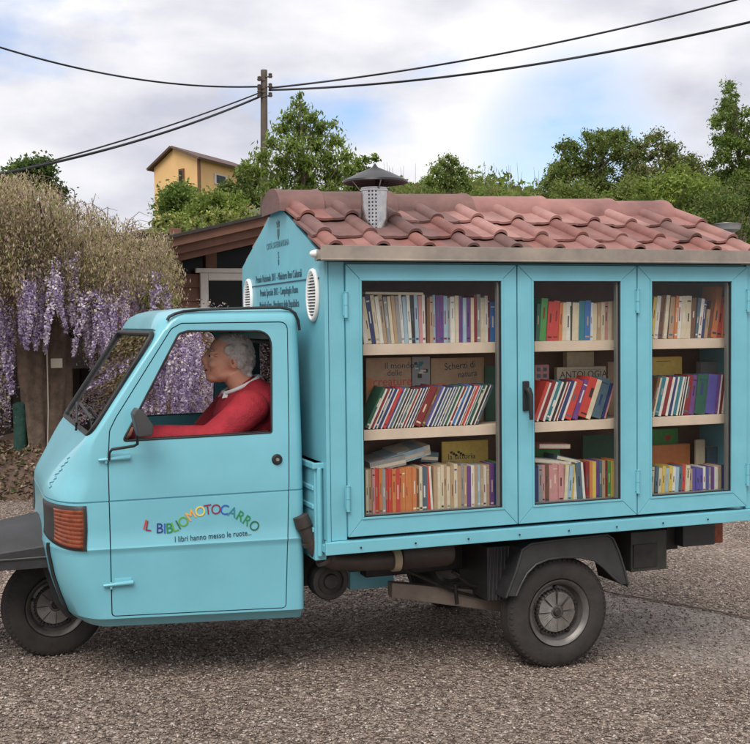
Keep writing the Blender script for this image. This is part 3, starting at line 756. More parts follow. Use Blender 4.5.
# blue under-tray strip
p, q = U(350, 572, y=.5), U(394, 586, y=.5)
MB().box(p[0], q[0], .5, .9, q[2], p[2]).build('under_tray', PAINTBOX, TR, bevel=.004)
# intake snorkel + silencer
pts = [U(px, py, y=yy) for px, py, yy in ((301, 520, .10), (304.5, 527, .10), (312, 545, .10), (321, 557, .11), (334, 562, .12), (360, 562, .13), (398, 560, .14))]
mb = MB(); mb.tube(pts, [.030, .031, .031, .034, .038, .040, .042], 18)
mb.tube([U(300.5, 516, y=.10), U(304, 526.5, y=.10)], [.034, .037], 18)
for px, py in ((309.5, 540), (323, 558.5)):
    c = U(px, py, y=.105); d_ = U(px+2, py+3.5, y=.105); mb.tube([c, d_], .038, 16)
sn = mb.build('exhaust_pipe', EXH, TR, smooth=40)
c = [U(393, 546, y=.12), U(394, 570, y=.12)]
MB().tube([U(391.5, 559.5, y=.14), U(398.5, 559, y=.14)], .054, 20).build('clamp', mat('yellowed_clamp', (.30, .24, .15), .6, var=.2), sn, smooth=30)
pA, pB = U(398, 557, y=.16), U(452, 551, y=.17)
MB().lathe([(0, 0), (.045, 0), (.058, .012), (.062, .03), (.062, pB[0]-pA[0]-.03), (.05, pB[0]-pA[0]-.006), (0, pB[0]-pA[0])], (pA[0], .17, (pA[2]+pB[2])/2), axis='x', n=28).build('silencer', EXH, sn, smooth=30)
c = U(330, 581, y=.2)
MB().lathe([(0, -.02), (.03, -.02), (.034, -.005), (.055, -.002), (.06, -.015), (.080, -.012), (.086, 0), (.086, .07), (.03, .09), (0, .09)], c, n=32).build('cooling_drum', DARKMET, TR, smooth=30)
# battery box, flap, tail lamp
p, q = U(631, 541, y=.12), U(667, 569, y=.12)
bb = MB().box(p[0], q[0], .12, .34, q[2], p[2]+.04).build('battery_box', mat('grimy_box', (.035, .035, .028), .6, var=.4, vscale=10), TR, bevel=.006)
mb = MB(); mb.box(p[0]+.01, q[0]-.06, .112, .118, q[2]+.02, p[2]-.02); mb.build('box_lid', DARKMET, bb, bevel=.002)
p, q = U(667, 529, y=.2), U(678, 549, y=.2)
MB().box(p[0], q[0], .2, .5, q[2], p[2]+.03).build('bracket', DARKMET, TR, bevel=.004)
p, q = U(683, 526, y=.13), U(715, 544.5, y=.13)
tl = MB().box(p[0], q[0], .13, .30, q[2], p[2]).build('tail_lamp', PLASTIC, TR, bevel=.005)
for i in range(5): pass
r_ = U(727, 546, y=.13)
MB().box(q[0]+.002, r_[0]-.02, .135, .295, q[2]+.004, p[2]-.002).build('orange_lens', ORANGE, tl, bevel=.004)
# load bed headboard and ledge between cab and bookcase
mb = MB(); mb.box(-.055, -.004, .06, W-.06, .60, 1.02); mb.box(-.066, -.004, .045, W-.045, .995, 1.02)
for z in (.72, .82, .90): mb.box(-.062, -.05, .07, W-.07, z, z+.02)
mb.tube([(-.035, .052, .62), (-.035, .052, 1.0)], .012, 8)
mb.build('bed_headboard', PAINTBOX, TR, bevel=.004)

# ---------------- bookcase house on the load bed
ZS1, ZS1B, ZS2, ZS2B, ZF = 1.519, 1.473, 1.148, 1.104, .772
DW = [(.0722, .872), (.8765, 1.491), (1.4955, 2.108)]
GL = [(.142, .795), (.9555, 1.403), (1.571, 2.015)]
ZD0, ZD1, ZG0, ZG1 = .704, 1.862, .785, 1.791
mb = MB()
mb.box(0, .070, 0, .05, .690, ZT)                                 # front corner post
mb.box(2.112, 2.155, 0, .05, .690, ZT)
mb.box(.0715, 2.1105, .012, .05, ZD1+.002, ZT)
for s in DW[:2]: mb.box(s[1]-.03, s[1]+.035, .022, .05, ZD0, ZD1)
mb.box(0, 2.155, W-.02, W, .690, ZT)                              # far side
mb.box(2.135, 2.155, .052, W-.022, .690, ZT)                      # rear
mb.box(.022, 2.13, .052, W-.022, .690, ZF-.002)                   # floor
case = mb.build('bookcase_body', PAINTBOX, TR, bevel=.003)
MB().box(.004, 2.12, .051, W-.025, ZT+.001, ZT+.02).build('ceiling', BROWN, case)
mb = MB(); mb.box(.024, 2.132, .40, .42, ZF, ZT); mb.build('back_board', BROWN, case)
mb = MB(); mb.box(-.028, 2.19, -.020, W+.02, .640, .672); mb.box(-.034, 2.19, -.028, -.012, .636, .688); mb.box(-.02, 2.19, -.012, .03, .6725, .6885)
mb.build('sill', PAINTBOX, case, bevel=.003)
for i in range(9): MB().lathe([(0, -.0375), (.0035, -.037), (.005, -.0345)], (.12+i*.25, 0, .66), n=8).build('bolt', DARKMET, case)
for za, zb in ((ZS1B, ZS1), (ZS2B, ZS2)):
    mb = MB(); mb.box(.026, 2.13, .071, .398, za+.006, zb); mb.box(.026, 2.13, .066, .0705, za, zb+.0015)
    mb.build('shelf', SHELF, case, bevel=.0015)
MB().box(.072, 2.11, .054, .066, ZF-.003, ZF+.012).build('shelf_lip', mat('aluminium_lip', (.35, .34, .33), .4, metal=.6), case)
# doors
RUB = BLACK
for i, (d, g) in enumerate(zip(DW, GL)):
    x0, x1 = d; a, b = g; e = .0006
    mb = MB()
    for poly in ([(x0, ZD0), (x1, ZD0), (b, ZG0), (a, ZG0)], [(x0, ZD1), (a, ZG1), (b, ZG1), (x1, ZD1)], [(x0, ZD0), (a, ZG0), (a, ZG1), (x0, ZD1)], [(x1, ZD0), (x1, ZD1), (b, ZG1), (b, ZG0)]):
        cx = sum(p[0] for p in poly)/4; cz = sum(p[1] for p in poly)/4
        mb.prism(inset_poly(poly, e), -.014, .018)
    dd = mb.build('cabinet_door', PAINTBOX, TR, bevel=.0018)
    mb = MB()    # raised bead round the glass and outer rebate
    for (u0, u1, z0, z1, t) in ((a, b, ZG0, ZG1, .009),):
        mb.box(u0-t, u1+t, -.018, -.0145, z0-t, z0-.0005); mb.box(u0-t, u1+t, -.018, -.0145, z1+.0005, z1+t); mb.box(u0-t, u0-.0005, -.018, -.0145, z0, z1); mb.box(u1+.0005, u1+t, -.018, -.0145, z0, z1)
    mb.build('glazing_bead', PAINTBOX, dd, bevel=.001)
    mb = MB(); t = .0045
    mb.box(a, b, -.012, -.004, ZG0, ZG0+t); mb.box(a, b, -.012, -.004, ZG1-t, ZG1); mb.box(a, a+t, -.012, -.004, ZG0+t, ZG1-t); mb.box(b-t, b, -.012, -.004, ZG0+t, ZG1-t)
    mb.build('rubber_seal', RUB, dd)
    mb = MB(); mb.box(b-.013, b-.003, .0, .022, ZG0+.002, ZG1-.002); mb.build('inner_frame', mat('grey_aluminium', (.22, .22, .22), .45, metal=.4), dd, bevel=.001)
    MB().box(a+.002, b-.002, -.0045, -.0015, ZG0+.002, ZG1-.002).build('glass', GLASS, dd)
    hx = x0 if i != 1 else x1
    hx = [DW[0][0]-.002, DW[1][1]+.002, DW[2][1]+.002][i]
    for hz in ((.86, 1.70) if i else (.87, 1.69)):
        mb = MB(); mb.tube([(hx, -.020, hz-.052), (hx, -.020, hz-.002)], .0085, 10).tube([(hx, -.020, hz+.002), (hx, -.020, hz+.052)], .0085, 10)
        for q in (-.054, -.001, .052): mb.lathe([(0, 0), (.010, 0), (.010, .003), (0, .003)], (hx, -.020, hz+q), axis='z', n=10)
        mb.box(hx-.012, hx+.012, -.018, -.0145, hz-.045, hz+.045)
        mb.build('hinge', PAINTBOX, dd, smooth=40)
# door handle
a = U(527, 381, y=-.03); b = U(527, 411, y=-.03); hx = (a[0]+b[0])/2
hd = MB().box(hx-.016, hx+.016, -.026, -.0145, b[2], a[2]).build('door_handle', BLACK, dd.parent.children[0] if False else [o for o in TR.children if o.name.startswith('cabinet_door')][1], bevel=.006, seg=3)
c = U(526, 390, y=-.05); d_ = U(527.5, 420, y=-.06)
MB().tube([(hx, -.02, c[2]), (hx, -.048, c[2]), (hx+.004, -.055, c[2]-.02), (hx+.010, -.052, d_[2])], [.012, .013, .013, .009], 12).build('lever', BLACK, hd, smooth=50)
# gable panel
ap = (YC, 2.150); ev = 1.885
gp = [(0.004, .688), (W-.004, .688), (W-.004, ev-.055), ap, (.004, ev+.0)]
gp = [(0.004, .690), (W+.035, .690), (W+.035, 1.915), (YC+.03, 2.19), (YC-.02, 2.172), (.004, 1.885)]
gb = MB().prism(gp, -.003, -.018, 'x').build('gable_panel', PAINTBOX, TR, bevel=.002)
mb = MB(); zs = 1.806
mb.box(-.021, -.0185, .07, W-.1, zs-.003, zs+.003); mb.build('panel_seam', INK, gb)
mb = MB(); mb.box(-.0195, -.0035, -.003, .004, .69, 1.87); mb.build('corner_strip', PAINTBOX, gb)
# rear gable (seen only from elsewhere)
MB().prism([(.01, ZT+.02), (W-.01, ZT+.02), (YC, 2.14)], 2.135, 2.153, 'x').build('rear_gable', PAINTBOX, TR)
for yv, zv in ((.148, 1.735), (1.31, 1.735)):
    mb = MB(); n = 36; ry, rz = .072, .105
    ring = [(-.024, yv+ry*math.cos(2*math.pi*k/n), zv+rz*math.sin(2*math.pi*k/n)) for k in range(n)]
    mb.tube(ring, .011, 8, closed=True); vt = mb.build('oval_vent', WHITE, gb, smooth=60)
    mb = MB()
    for k in range(-7, 8):
        z = zv+k*.0132; hw = ry*math.sqrt(max(.02, 1-((z-zv)/rz)**2))
        mb.add([(-.020, yv-hw, z+.006), (-.020, yv+hw, z+.006), (-.031, yv+hw, z-.002), (-.031, yv-hw, z-.002), (-.020, yv-hw, z+.0045), (-.020, yv+hw, z+.0045), (-.031, yv+hw, z-.0035), (-.031, yv-hw, z-.0035)],
               [(0, 1, 2, 3), (7, 6, 5, 4), (3, 2, 6, 7), (0, 4, 5, 1), (0, 3, 7, 4), (1, 5, 6, 2)])
    mb.build('louvre', WHITE, vt)
    MB().prism([(yv+ry*.98*math.cos(2*math.pi*k/n), zv+rz*.98*math.sin(2*math.pi*k/n)) for k in range(n)], -.0185, -.020, 'x').build('vent_backing', BLACK, vt)
c = U(321, 253, x=-.05); MB().ell((-.045, .02, 1.905), (.03, .02, .018)).build('marker_light', mat('white_lens', (.7, .72, .7), .2), TR, smooth=60)

# ---------------- lettering
def text_obj(s, size, M, m, parent, name='lettering', extrude=.0006, align='CENTER', sx=1.):
    cu = bpy.data.curves.new('txt', 'FONT'); cu.body = s; cu.size = size; cu.extrude = extrude; cu.align_x = align; cu.resolution_u = 4
    o = bpy.data.objects.new('txt', cu); scene.collection.objects.link(o)
    dg = bpy.context.evaluated_depsgraph_get(); dg.update(); me = bpy.data.meshes.new_from_object(o.evaluated_get(dg))
    bpy.data.objects.remove(o); me.transform(M @ Matrix.Diagonal((sx, 1, 1, 1))); me.name = name; me.materials.clear(); me.materials.append(m)
    return link_mesh(name, me, parent) if parent is not None else me
def M_side(x, y, z, roll=0):      # text facing -y
    return Matrix.Translation((x, y, z)) @ Matrix.Rotation(R(90), 4, 'X') @ Matrix.Rotation(roll, 4, 'Z')
def M_front(x, y, z, roll=0):     # text facing -x (reads from -x side, left = +y)
    return Matrix.Translation((x, y, z)) @ Matrix.Rotation(R(-90), 4, 'Z') @ Matrix.Rotation(R(90), 4, 'X') @ Matrix.Rotation(roll, 4, 'Z')
LC = {'r': (.55,.05,.04), 'm': (.25,.02,.06), 'n': (.03,.03,.22), 'b': (.03,.10,.40), 'g': (.02,.22,.07), 'l': (.12,.35,.04), 'd': (.02,.13,.06), 'o': (.85,.35,.04), 'y': (.8,.55,.10), 't': (.03,.20,.26)}
LM = {k: mat('letter_'+k, v, .45) for k, v in LC.items()}
lay = [('I',74,188,-14,'r'),('L',95,196,-10,'m'),('B',158,208,-2,'n'),('I',186,209,0,'b'),('B',212,207,4,'g'),('L',246,198,16,'l'),('I',270,186,27,'d'),('O',301,166,36,'l'),
       ('M',340,134,33,'o'),('O',384,115,18,'y'),('T',420,107,6,'m'),('O',459,106,-4,'m'),('C',501,108,-11,'b'),('A',541,119,-22,'t'),('R',579,139,-30,'g'),('R',613,162,-35,'g'),('O',651,190,-38,'d')]
def lm_parent(): return ND
lets = root
for ch, zx, zy, an, cc in lay:
    px, py = 130+zx/5.357, 495+(zy-4)/5.357
    q = sidept(px, py, .0015)
    text_obj(ch, .060, M_side(q[0], q[1], q[2], R(an)), LM[cc], ND, 'letter', extrude=.001, sx=.92 if ch != 'M' else .8)
q = sidept(213.5, 538.5, .0015)
text_obj('I libri hanno messo le ruote...', .0345, M_side(q[0], q[1], q[2], R(1)), INK, ND, 'tagline', sx=.80)
gx = -.0195
def gtext(s, px, py, wpx, size, sx, nm):
    q = U(px, py, x=gx); return text_obj(s, size, M_front(gx, q[1], q[2]-size*.3), INK, gb, nm, extrude=.0005, sx=sx)
FADED = mat('faded_ink', (.08, .20, .24), .5); GINK = mat('gable_ink', (.035, .09, .12), .5)
def gt(s, z, y, size, sx, nm, m=None):
    m = m or GINK
    return text_obj(s, size, M_front(gx, y, z), m, gb, nm, extrude=.0005, sx=sx)
zc = lambda py: U(285, py, x=gx)[2]
gt('CITTÀ DI FERRANDINA', 1.978, YC+.02, .042, .93, 'town_name', FADED)
gt('S', 1.925, YC, .045, 1, 'monogram'); gt('8', 1.893, YC, .04, 1, 'monogram')
gt('Premio Nazionale 2011 - Ministero Beni Culturali', 1.822, YC+.03, .052, .80, 'gable_text')
gt('Premio Speciale 2012 - Campidoglio Roma', 1.752, YC+.02, .050, .80, 'gable_text')
gt("Medaglia d'oro - Presidenza della Repubblica", 1.690, YC+.02, .050, .80, 'gable_text')
# little town crest: crown over a narrow shield
mb = MB(); z0 = 2.02
mb.prism([(YC-.018, z0+.045), (YC-.018, z0+.015), (YC, z0-.008), (YC+.018, z0+.015), (YC+.018, z0+.045)], gx-.0006, gx+.001, 'x')
mb.prism([(YC-.022, z0+.052), (YC-.026, z0+.08), (YC-.012, z0+.066), (YC, z0+.088), (YC+.012, z0+.066), (YC+.026, z0+.08), (YC+.022, z0+.052)], gx-.0006, gx+.001, 'x')
mb.build('town_crest', mat('crest_ink', (.05, .12, .12), .5), gb)

# ---------------- tiled roof
EY, EZ, SL, PIT = -.052, 1.908, .775, math.atan2(.285, .77)
cp, sp = math.cos(PIT), math.sin(PIT)
X0, X1 = -.03, 2.185; PW = .2095; XO = .022
def prof(x):
    u = ((x-XO)/PW+.5) % 1-.5; d = abs(u)*PW
    if d < .034: return .034*math.sqrt(max(0, 1-(d/.034)**2))*.92+.004
    t = (d-.034)/(PW/2-.034); return .004*(1-t)**2+.003*math.sin(t*math.pi)*-1
def course(s0, s1, lift0, lift1, side, jit):
    xs = []; x = X0
    base = sorted(set([round(XO+k*PW+o_, 4) for k in range(-1, 12) for o_ in (-.105, -.09, -.07, -.05, -.04, -.0342, -.0335, -.031, -.026, -.019, -.01, 0, .01, .019, .026, .031, .0335, .0342, .04, .05, .07, .09)]))
    xl = .006 if side else X0
    xs = [xl]+[x for x in base if xl < x < X1]+[X1]
    ns = 5; vs = []
    for lay_ in (0, 1):
        for i in range(ns):
            f = i/(ns-1); s = s0+(s1-s0)*f; l = lift0+(lift1-lift0)*f
            for x in xs:
                tj = jit[int((x-XO)/PW+50.45) % len(jit)]
                h = prof(x)*(1.0 if lay_ == 0 else .96)+l-(.011 if lay_ else 0)
                ss = s+tj[0]*(1-f)
                y = EY+ss*cp-h*sp; z = EZ+ss*sp+h*cp+tj[1]
                if side: y = 2*YC-y
                vs.append((x, y, z))
    nx = len(xs); n = nx*ns; q = lambda l, i, j: l*n+i*nx+j
    fs = []
    for i in range(ns-1):
        for j in range(nx-1): fs.append((q(0,i,j), q(0,i,j+1), q(0,i+1,j+1), q(0,i+1,j))); fs.append((q(1,i,j), q(1,i+1,j), q(1,i+1,j+1), q(1,i,j+1)))
    for j in range(nx-1): fs.append((q(0,0,j), q(1,0,j), q(1,0,j+1), q(0,0,j+1))); fs.append((q(0,ns-1,j), q(0,ns-1,j+1), q(1,ns-1,j+1), q(1,ns-1,j)))
    for i in range(ns-1): fs.append((q(0,i,0), q(0,i+1,0), q(1,i+1,0), q(1,i,0))); fs.append((q(0,i,nx-1), q(1,i,nx-1), q(1,i+1,nx-1), q(0,i+1,nx-1)))
    return vs, fs
TILE2 = mat('clay_tile_pale', (.20, .10, .085), .6, col2=(.42, .22, .19), vscale=4, bump=.15, bscale=60, detail=9); TILE3 = mat('clay_tile_ruddy', (.13, .05, .042), .65, col2=(.30, .13, .105), vscale=5, bump=.2, bscale=60, detail=9)
mb = MB()
mb.prism([(EY+.02, EZ-.03), (W-EY-.02, EZ-.03), (W-EY-.03, EZ-.005), (YC, 2.165), (EY+.03, EZ-.005)], -.0, X1-.03, 'x')
rf = mb.build('roof', TILED, TR)
for side in (0, 1):
    for (s0, s1, l0, l1) in ((.022, .26, .012, .004), (.186, .50, .022, .006), (.45, .74, .026, .010)):
        jit = [(random.uniform(-.006, .006), random.uniform(-.003, .003)) for _ in range(17)]
        vs, fs = course(s0, s1, l0, l1, side, jit); 
        mbt = MB(); mbt.add(vs, fs); rnd_t = {}
        for fi, f_ in enumerate(fs):
            xm = sum(vs[q_][0] for q_ in f_)/len(f_); key = int((xm-XO)/PW+50.45)
            if key not in rnd_t:
                wth = max(.04, .62-(xm)*.45); rnd_t[key] = random.choices((0, 1, 2, 3), (1, .8, .7, 2.2*wth))[0]
            mbt.m[fi] = rnd_t[key]
        mbt.build('tile_course', [TILE, TILE2, TILE3, TILED], rf, smooth=40)
# ridge tiles: overlapping half-round caps with a flared socket end
RX = [X0-.01, .50, .905, 1.32, 1.72, X1-.12]
RX = [-.055, .13, .50, .905, 1.325, 1.73, 2.06]
for i in range(len(RX)-1):
    xa, xb = RX[i]-(.02 if i else 0), RX[i+1]+.03; r0, r1 = (.163, .145)
    if i == 0: r0, r1 = .166, .158
    vs = []; nx, na = 8, 18; dz = random.uniform(-.004, .004)
    for lay_ in (0, 1):
        for a in range(nx+1):
            f = a/nx; x = xa+(xb-xa)*f
            r = (r1+(r0-r1)*f)+(.006 if f > .88 else 0)-(.012 if lay_ else 0)
            if i < 1: r += .006*(1 if f < .15 else 0)
            for k in range(na+1):
                t = math.pi*k/na; y = YC-1.02*r*math.cos(t); z = 2.148+dz+r*.64*math.sin(t)**.72-.012*abs(math.cos(t))**3
                vs.append((x, y, z))
    n = (nx+1)*(na+1); q = lambda l, i_, j: l*n+i_*(na+1)+j; fs = []
    for a in range(nx):
        for k in range(na): fs.append((q(0,a,k), q(0,a,k+1), q(0,a+1,k+1), q(0,a+1,k))); fs.append((q(1,a,k), q(1,a+1,k), q(1,a+1,k+1), q(1,a,k+1)))
    for k in range(na): fs.append((q(0,0,k), q(1,0,k), q(1,0,k+1), q(0,0,k+1))); fs.append((q(0,nx,k), q(0,nx,k+1), q(1,nx,k+1), q(1,nx,k)))
    for a in range(nx): fs.append((q(0,a,0), q(0,a+1,0), q(1,a+1,0), q(1,a,0))); fs.append((q(0,a,na), q(1,a,na), q(1,a+1,na), q(0,a+1,na)))
    if i == 0: fs.append(tuple(q(1, 0, k) for k in range(na+1)))
    MB().add(vs, fs).build('ridge_tile', TILED if i < 3 else TILE, rf, smooth=40)
# metal eaves strip
mb = MB(); zlo, zhi = 1.874, 1.936
mb.box(-.05, 2.2, -.064, -.056, zlo, zhi); mb.box(-.05, 2.2, -.0555, .0, zlo, zlo+.006); mb.box(-.05, -.04, -.0555, .03, zlo, zlo+.045)
mb.tube([(-.05, -.064, zlo+.003), (2.2, -.064, zlo+.003)], .005, 6)
ea = mb.build('eaves_strip', GALV, TR, bevel=.0015)
MB().box(.0, 2.2, W+.040, W+.050, zlo, zhi).build('eaves_strip', GALV, TR)

# ---------------- chimney
cx, cy = .328, .33; zb_, zt_ = 1.99, 2.225; rr = .060
ch = MB().lathe([(rr, zb_-.05), (rr, zt_), (rr-.006, zt_), (rr-.006, zb_)], (cx, cy, 0), axis='z', n=40).build('chimney', CHROME, TR, smooth=40)
mb = MB()
for zz in (zb_+.03, zt_-.012): mb.lathe([(rr, zz-.006), (rr+.004, zz-.004), (rr+.004, zz+.004), (rr, zz+.006)], (cx, cy, 0), axis='z', n=32)
mb.build('pipe_band', CHROME, ch, smooth=50)
mb = MB()   # perforations
for col in range(7):
    an = R(228+col*15)
    for k in range(11):
        z = zb_+.05+k*.0165; c, s = math.cos(an), math.sin(an); p = Vector((cx+c*(rr+.0005), cy+s*(rr+.0005), z)); t = Vector((-s, c, 0))
        mb.add([p-t*.0035+Vector((0,0,-.004)), p+t*.0035+Vector((0,0,-.004)), p+t*.0035+Vector((0,0,.004)), p-t*.0035+Vector((0,0,.004))], [(0, 1, 2, 3)])
    if col > 1: break
mb.build('perforations', BLACK, ch)
MB().tube([(cx+.028, cy, zt_-.07), (cx+.028, cy, 2.29)], .021, 16).build('inner_flue', BLACK, ch, smooth=50)
MB().lathe([(.0, 2.338), (.014, 2.318), (.075, 2.292), (.130, 2.266), (.148, 2.256), (.150, 2.247), (.144, 2.246), (.13, 2.256), (.07, 2.283), (0, 2.30)], (cx+.006, cy, 0), axis='z', n=48).build('cowl', mat('painted_cowl', (.045, .045, .048), .34, metal=.5, var=.3), ch, smooth=35)
for a in (30, 150, 270): MB().tube([(cx+.055*math.cos(R(a)), cy+.055*math.sin(R(a)), zt_-.02), (cx+.10*math.cos(R(a)), cy+.10*math.sin(R(a)), 2.262)], .0028, 5).build('cowl_strut', CHROME, ch)
# rear vent pipe just beyond the roof's far corner
v = U(721, 233, y=.42); v2 = U(721, 222, y=.42)
MB().lathe([(.045, -.35), (.045, -.01), (.072, .004), (.078, .03), (.082, .034), (.0, .045)], (v[0]+.03, .42, v[2]+.012), axis='z', n=28).build('rear_vent_pipe', mat('grey_vent', (.33, .34, .34), .45, metal=.3, var=.2), TR, smooth=35)

# ============================================================ BOOKS
BC = {'white': (.62,.60,.56), 'cream': (.58,.50,.37), 'pale blue': (.30,.42,.52), 'grey': (.26,.27,.28), 'blue': (.04,.14,.38), 'navy': (.025,.04,.14), 'teal': (.03,.17,.22), 'dark red': (.20,.02,.025), 'red': (.48,.05,.04),
      'pink': (.50,.24,.24), 'orange': (.52,.18,.06), 'yellow': (.58,.42,.10), 'green': (.07,.27,.07), 'dark green': (.02,.09,.06), 'purple': (.13,.05,.20), 'brown': (.15,.07,.04), 'tan': (.40,.27,.17), 'black': (.025,.022,.025), 'slate': (.07,.12,.16), 'violet blue': (.09,.08,.30)}
BM = {k: mat('cover_'+k.replace(' ', '_'), v, .5, var=.14, vscale=30) for k, v in BC.items()}
PAGE = mat('book_pages', (.55, .50, .41), .8, var=.12, vscale=120)
ORD = ['first','second','third','fourth','fifth','sixth','seventh','eighth','ninth','tenth','eleventh','twelfth','thirteenth','fourteenth','fifteenth','sixteenth','seventeenth','eighteenth','nineteenth','twentieth']
def ordn(i):
    if i < 20: return ORD[i]
    t, u = divmod(i+1, 10); T_ = {2: 'twenty', 3: 'thirty', 4: 'forty', 5: 'fifty'}[t]
    return ({2: 'twentieth', 3: 'thirtieth', 4: 'fortieth'}[t] if u == 0 else T_+'-'+ORD[u-1])
def book_mesh(t, h, d, col, stripe=None, bars=None):
    mb = MB(); c = min(.0022, t*.16); rd = .003
    mb.box(0, t, 0, c*1.1, 0, h, 0)                                      # spine
    mb.box(0, c, c*1.1+.0001, d, 0, h, 0); mb.box(t-c, t, c*1.1+.0001, d, 0, h, 0)
    mb.box(c+.0001, t-c-.0001, c*1.1+.0002, d-.004, .002, h-rd, 1)
    mats = [BM[col], PAGE]
    if stripe:
        s0 = t*(1-stripe[1]); mb.box(s0, t+.0004, -.0008, -.0001, .0, h, 2); mats.append(BM[stripe[0]])
    if bars:
        k = len(mats); mats.append(BM[bars[0]])
        for bi, (z0, z1) in enumerate(bars[1]): mb.box(t*(.36 if bi == 0 else .15), t*(.6 if bi == 0 else .85), -.0005, -.0001, z0*h, z1*h, k)
    return mb.mesh('book', mats)
def add_book(x, y, z, t, h, d, lean, col, label, group, stripe=None, bars=None, rz=0., rx=0.):
    me = book_mesh(t, h, d, col, stripe, bars)
    o = bpy.data.objects.new('book', me); scene.collection.objects.link(o)
    o.location = (x, y, z); o.rotation_euler = (rx, lean, rz)
    return tag(o, label, 'book', group)
DOORN = ['left', 'middle', 'right']; SHN = ['top', 'middle', 'bottom']
SHZ = [ZS1+.0018, ZS2+.0018, ZF+.0002]
def shelf_row(dr, sh, seq, px0, px1, yface=.088):
    """seq: list of (colour, relative width, height m, lean degrees, stripe colour or None)"""
    z = SHZ[sh]; pyb = [342, 427, 511][sh]
    xa = U(px0, pyb, y=yface)[0]; xb = U(px1+(3 if px1 > 450 and px1 != 479 else 0), pyb, y=yface)[0]
    tot = sum(s[1]/math.cos(R(s[3])) for s in seq); k = (xb-xa)/tot
    x = xa; n = len(seq)
    for i, (col, wd, h, ln, st) in enumerate(seq):
        t = wd*k-.0006; a = R(ln); sp_x = wd*k/math.cos(a)
        if ln > 0: ox, oz = x, t*math.sin(a)          # tops lean to the right: pivot at right bottom corner
        elif ln < 0: ox, oz = x, 0.
        else: ox, oz = x, 0.
        bars = None
        if random.random() < .75:
            bc = random.choice([c for c in ('white', 'cream', 'black', 'grey', 'tan', 'navy', 'dark red', 'slate') if c != col])
            m0 = random.uniform(.3, .55); bars = (bc, [(m0, m0+random.uniform(.15, .34))]+([(.07, .11)] if random.random() < .6 else [(.86, .89)] if random.random() < .5 else []))
        if st or t < .009: bars = None if random.random() < .6 else bars
        size = 'slim' if t < .013 else 'thick' if t > .026 else 'medium'
        how = 'leaning right' if ln > 8 else 'leaning left' if ln < -3 else 'upright'
        what = f"{size} {col} book" + (f" with {st} edge" if st else '')
        lab = f"{what} {how}, {ordn(i)} from left on {SHN[sh]} shelf behind {DOORN[dr]} door"
        while len(lab.split()) > 16 and st: lab = f"{size} {col} book {how}, {ordn(i)} from left on {SHN[sh]} shelf behind {DOORN[dr]} door"; break
        dep = random.uniform(.105, .125)
        add_book(ox, yface+random.uniform(-.004, .006), z+oz, t, h, dep, a, col, lab, f"books standing on the {SHN[sh]} shelf behind the {DOORN[dr]} door", (st, .36) if st else None, bars)
        x += sp_x
def rnd(cols, n, h0, h1, w0, w1, ln=lambda f: 0, st=None):
    out = []
    for i in range(n):
        c = random.choice(cols)
        while out and c == out[-1][0] and random.random() < .7: c = random.choice(cols)
        out.append((c, random.uniform(w0, w1), random.uniform(h0, h1), ln(i/max(1, n-1)), st if st and random.random() < .8 and c != st else None))
    return out
# left door
top = rnd(['white', 'black', 'pale blue', 'dark red', 'cream', 'tan', 'navy', 'white', 'grey', 'pink'], 17, .205, .216, .8, 1.2, lambda f: -9+8*f, None)
top2 = [('brown', .9, .20, 0, None), ('tan', 1, .205, 0, None)]+rnd(['pale blue', 'white', 'pale blue', 'grey', 'dark red', 'white', 'teal', 'cream', 'purple'], 14, .198, .215, .8, 1.4)+[('white', .9, .208, 0, None), ('dark red', .7, .208, 0, None), ('blue', 1.6, .18, 0, None), ('blue', 1.4, .17, 0, None)]
shelf_row(0, 0, top, 364, 426); shelf_row(0, 0, top2, 427, 497)
m = [('dark green', 1.5, .192, 26, 'white')]+[('dark red', 1, .192, 26, 'white'), ('navy', 1, .192, 26, 'white'), ('navy', 1, .19, 26, 'white'), ('red', 1.1, .192, 26, None), ('violet blue', 1.0, .192, 26, 'white')]
m += [(random.choice(['navy', 'black', 'slate', 'dark red']), .8, random.uniform(.186, .194), 26, 'white') for _ in range(8)]+[('dark red', 2.0, .192, 26, None), ('brown', 1, .192, 26, None), ('violet blue', 1.3, .192, 26, 'white')]
m += [(random.choice(['navy', 'black', 'slate']), .8, random.uniform(.186, .194), 26, 'white') for _ in range(5)]+[('dark green', 1.2, .192, 26, 'white'), ('dark red', .8, .192, 26, 'white'), ('blue', 1.4, .192, 25, 'white'), ('navy', .9, .192, 25, 'white'), ('red', .7, .19, 25, 'white'), ('red', .7, .192, 25, 'white'), ('blue', .8, .192, 25, 'white'), ('dark green', 1.3, .192, 25, 'white'), ('black', .9, .192, 25, 'white'), ('slate', 1, .192, 25, None)]
shelf_row(0, 1, m, 365, 479)
b = rnd(['pink', 'cream', 'pink', 'grey', 'red', 'orange', 'tan'], 8, .196, .206, .7, 1.1)+rnd(['orange', 'red', 'navy', 'cream', 'orange', 'purple', 'brown'], 9, .19, .205, .7, 1.1)+[('slate', 1.5, .20, 0, None), ('red', 1.6, .20, -3, 'white')]+rnd(['cream', 'tan', 'cream', 'tan', 'grey', 'cream'], 9, .19, .206, .7, 1.2)+rnd(['purple', 'navy', 'pale blue', 'green', 'white', 'purple', 'tan'], 11, .188, .203, .7, 1.1)
shelf_row(0, 2, b, 366, 497)
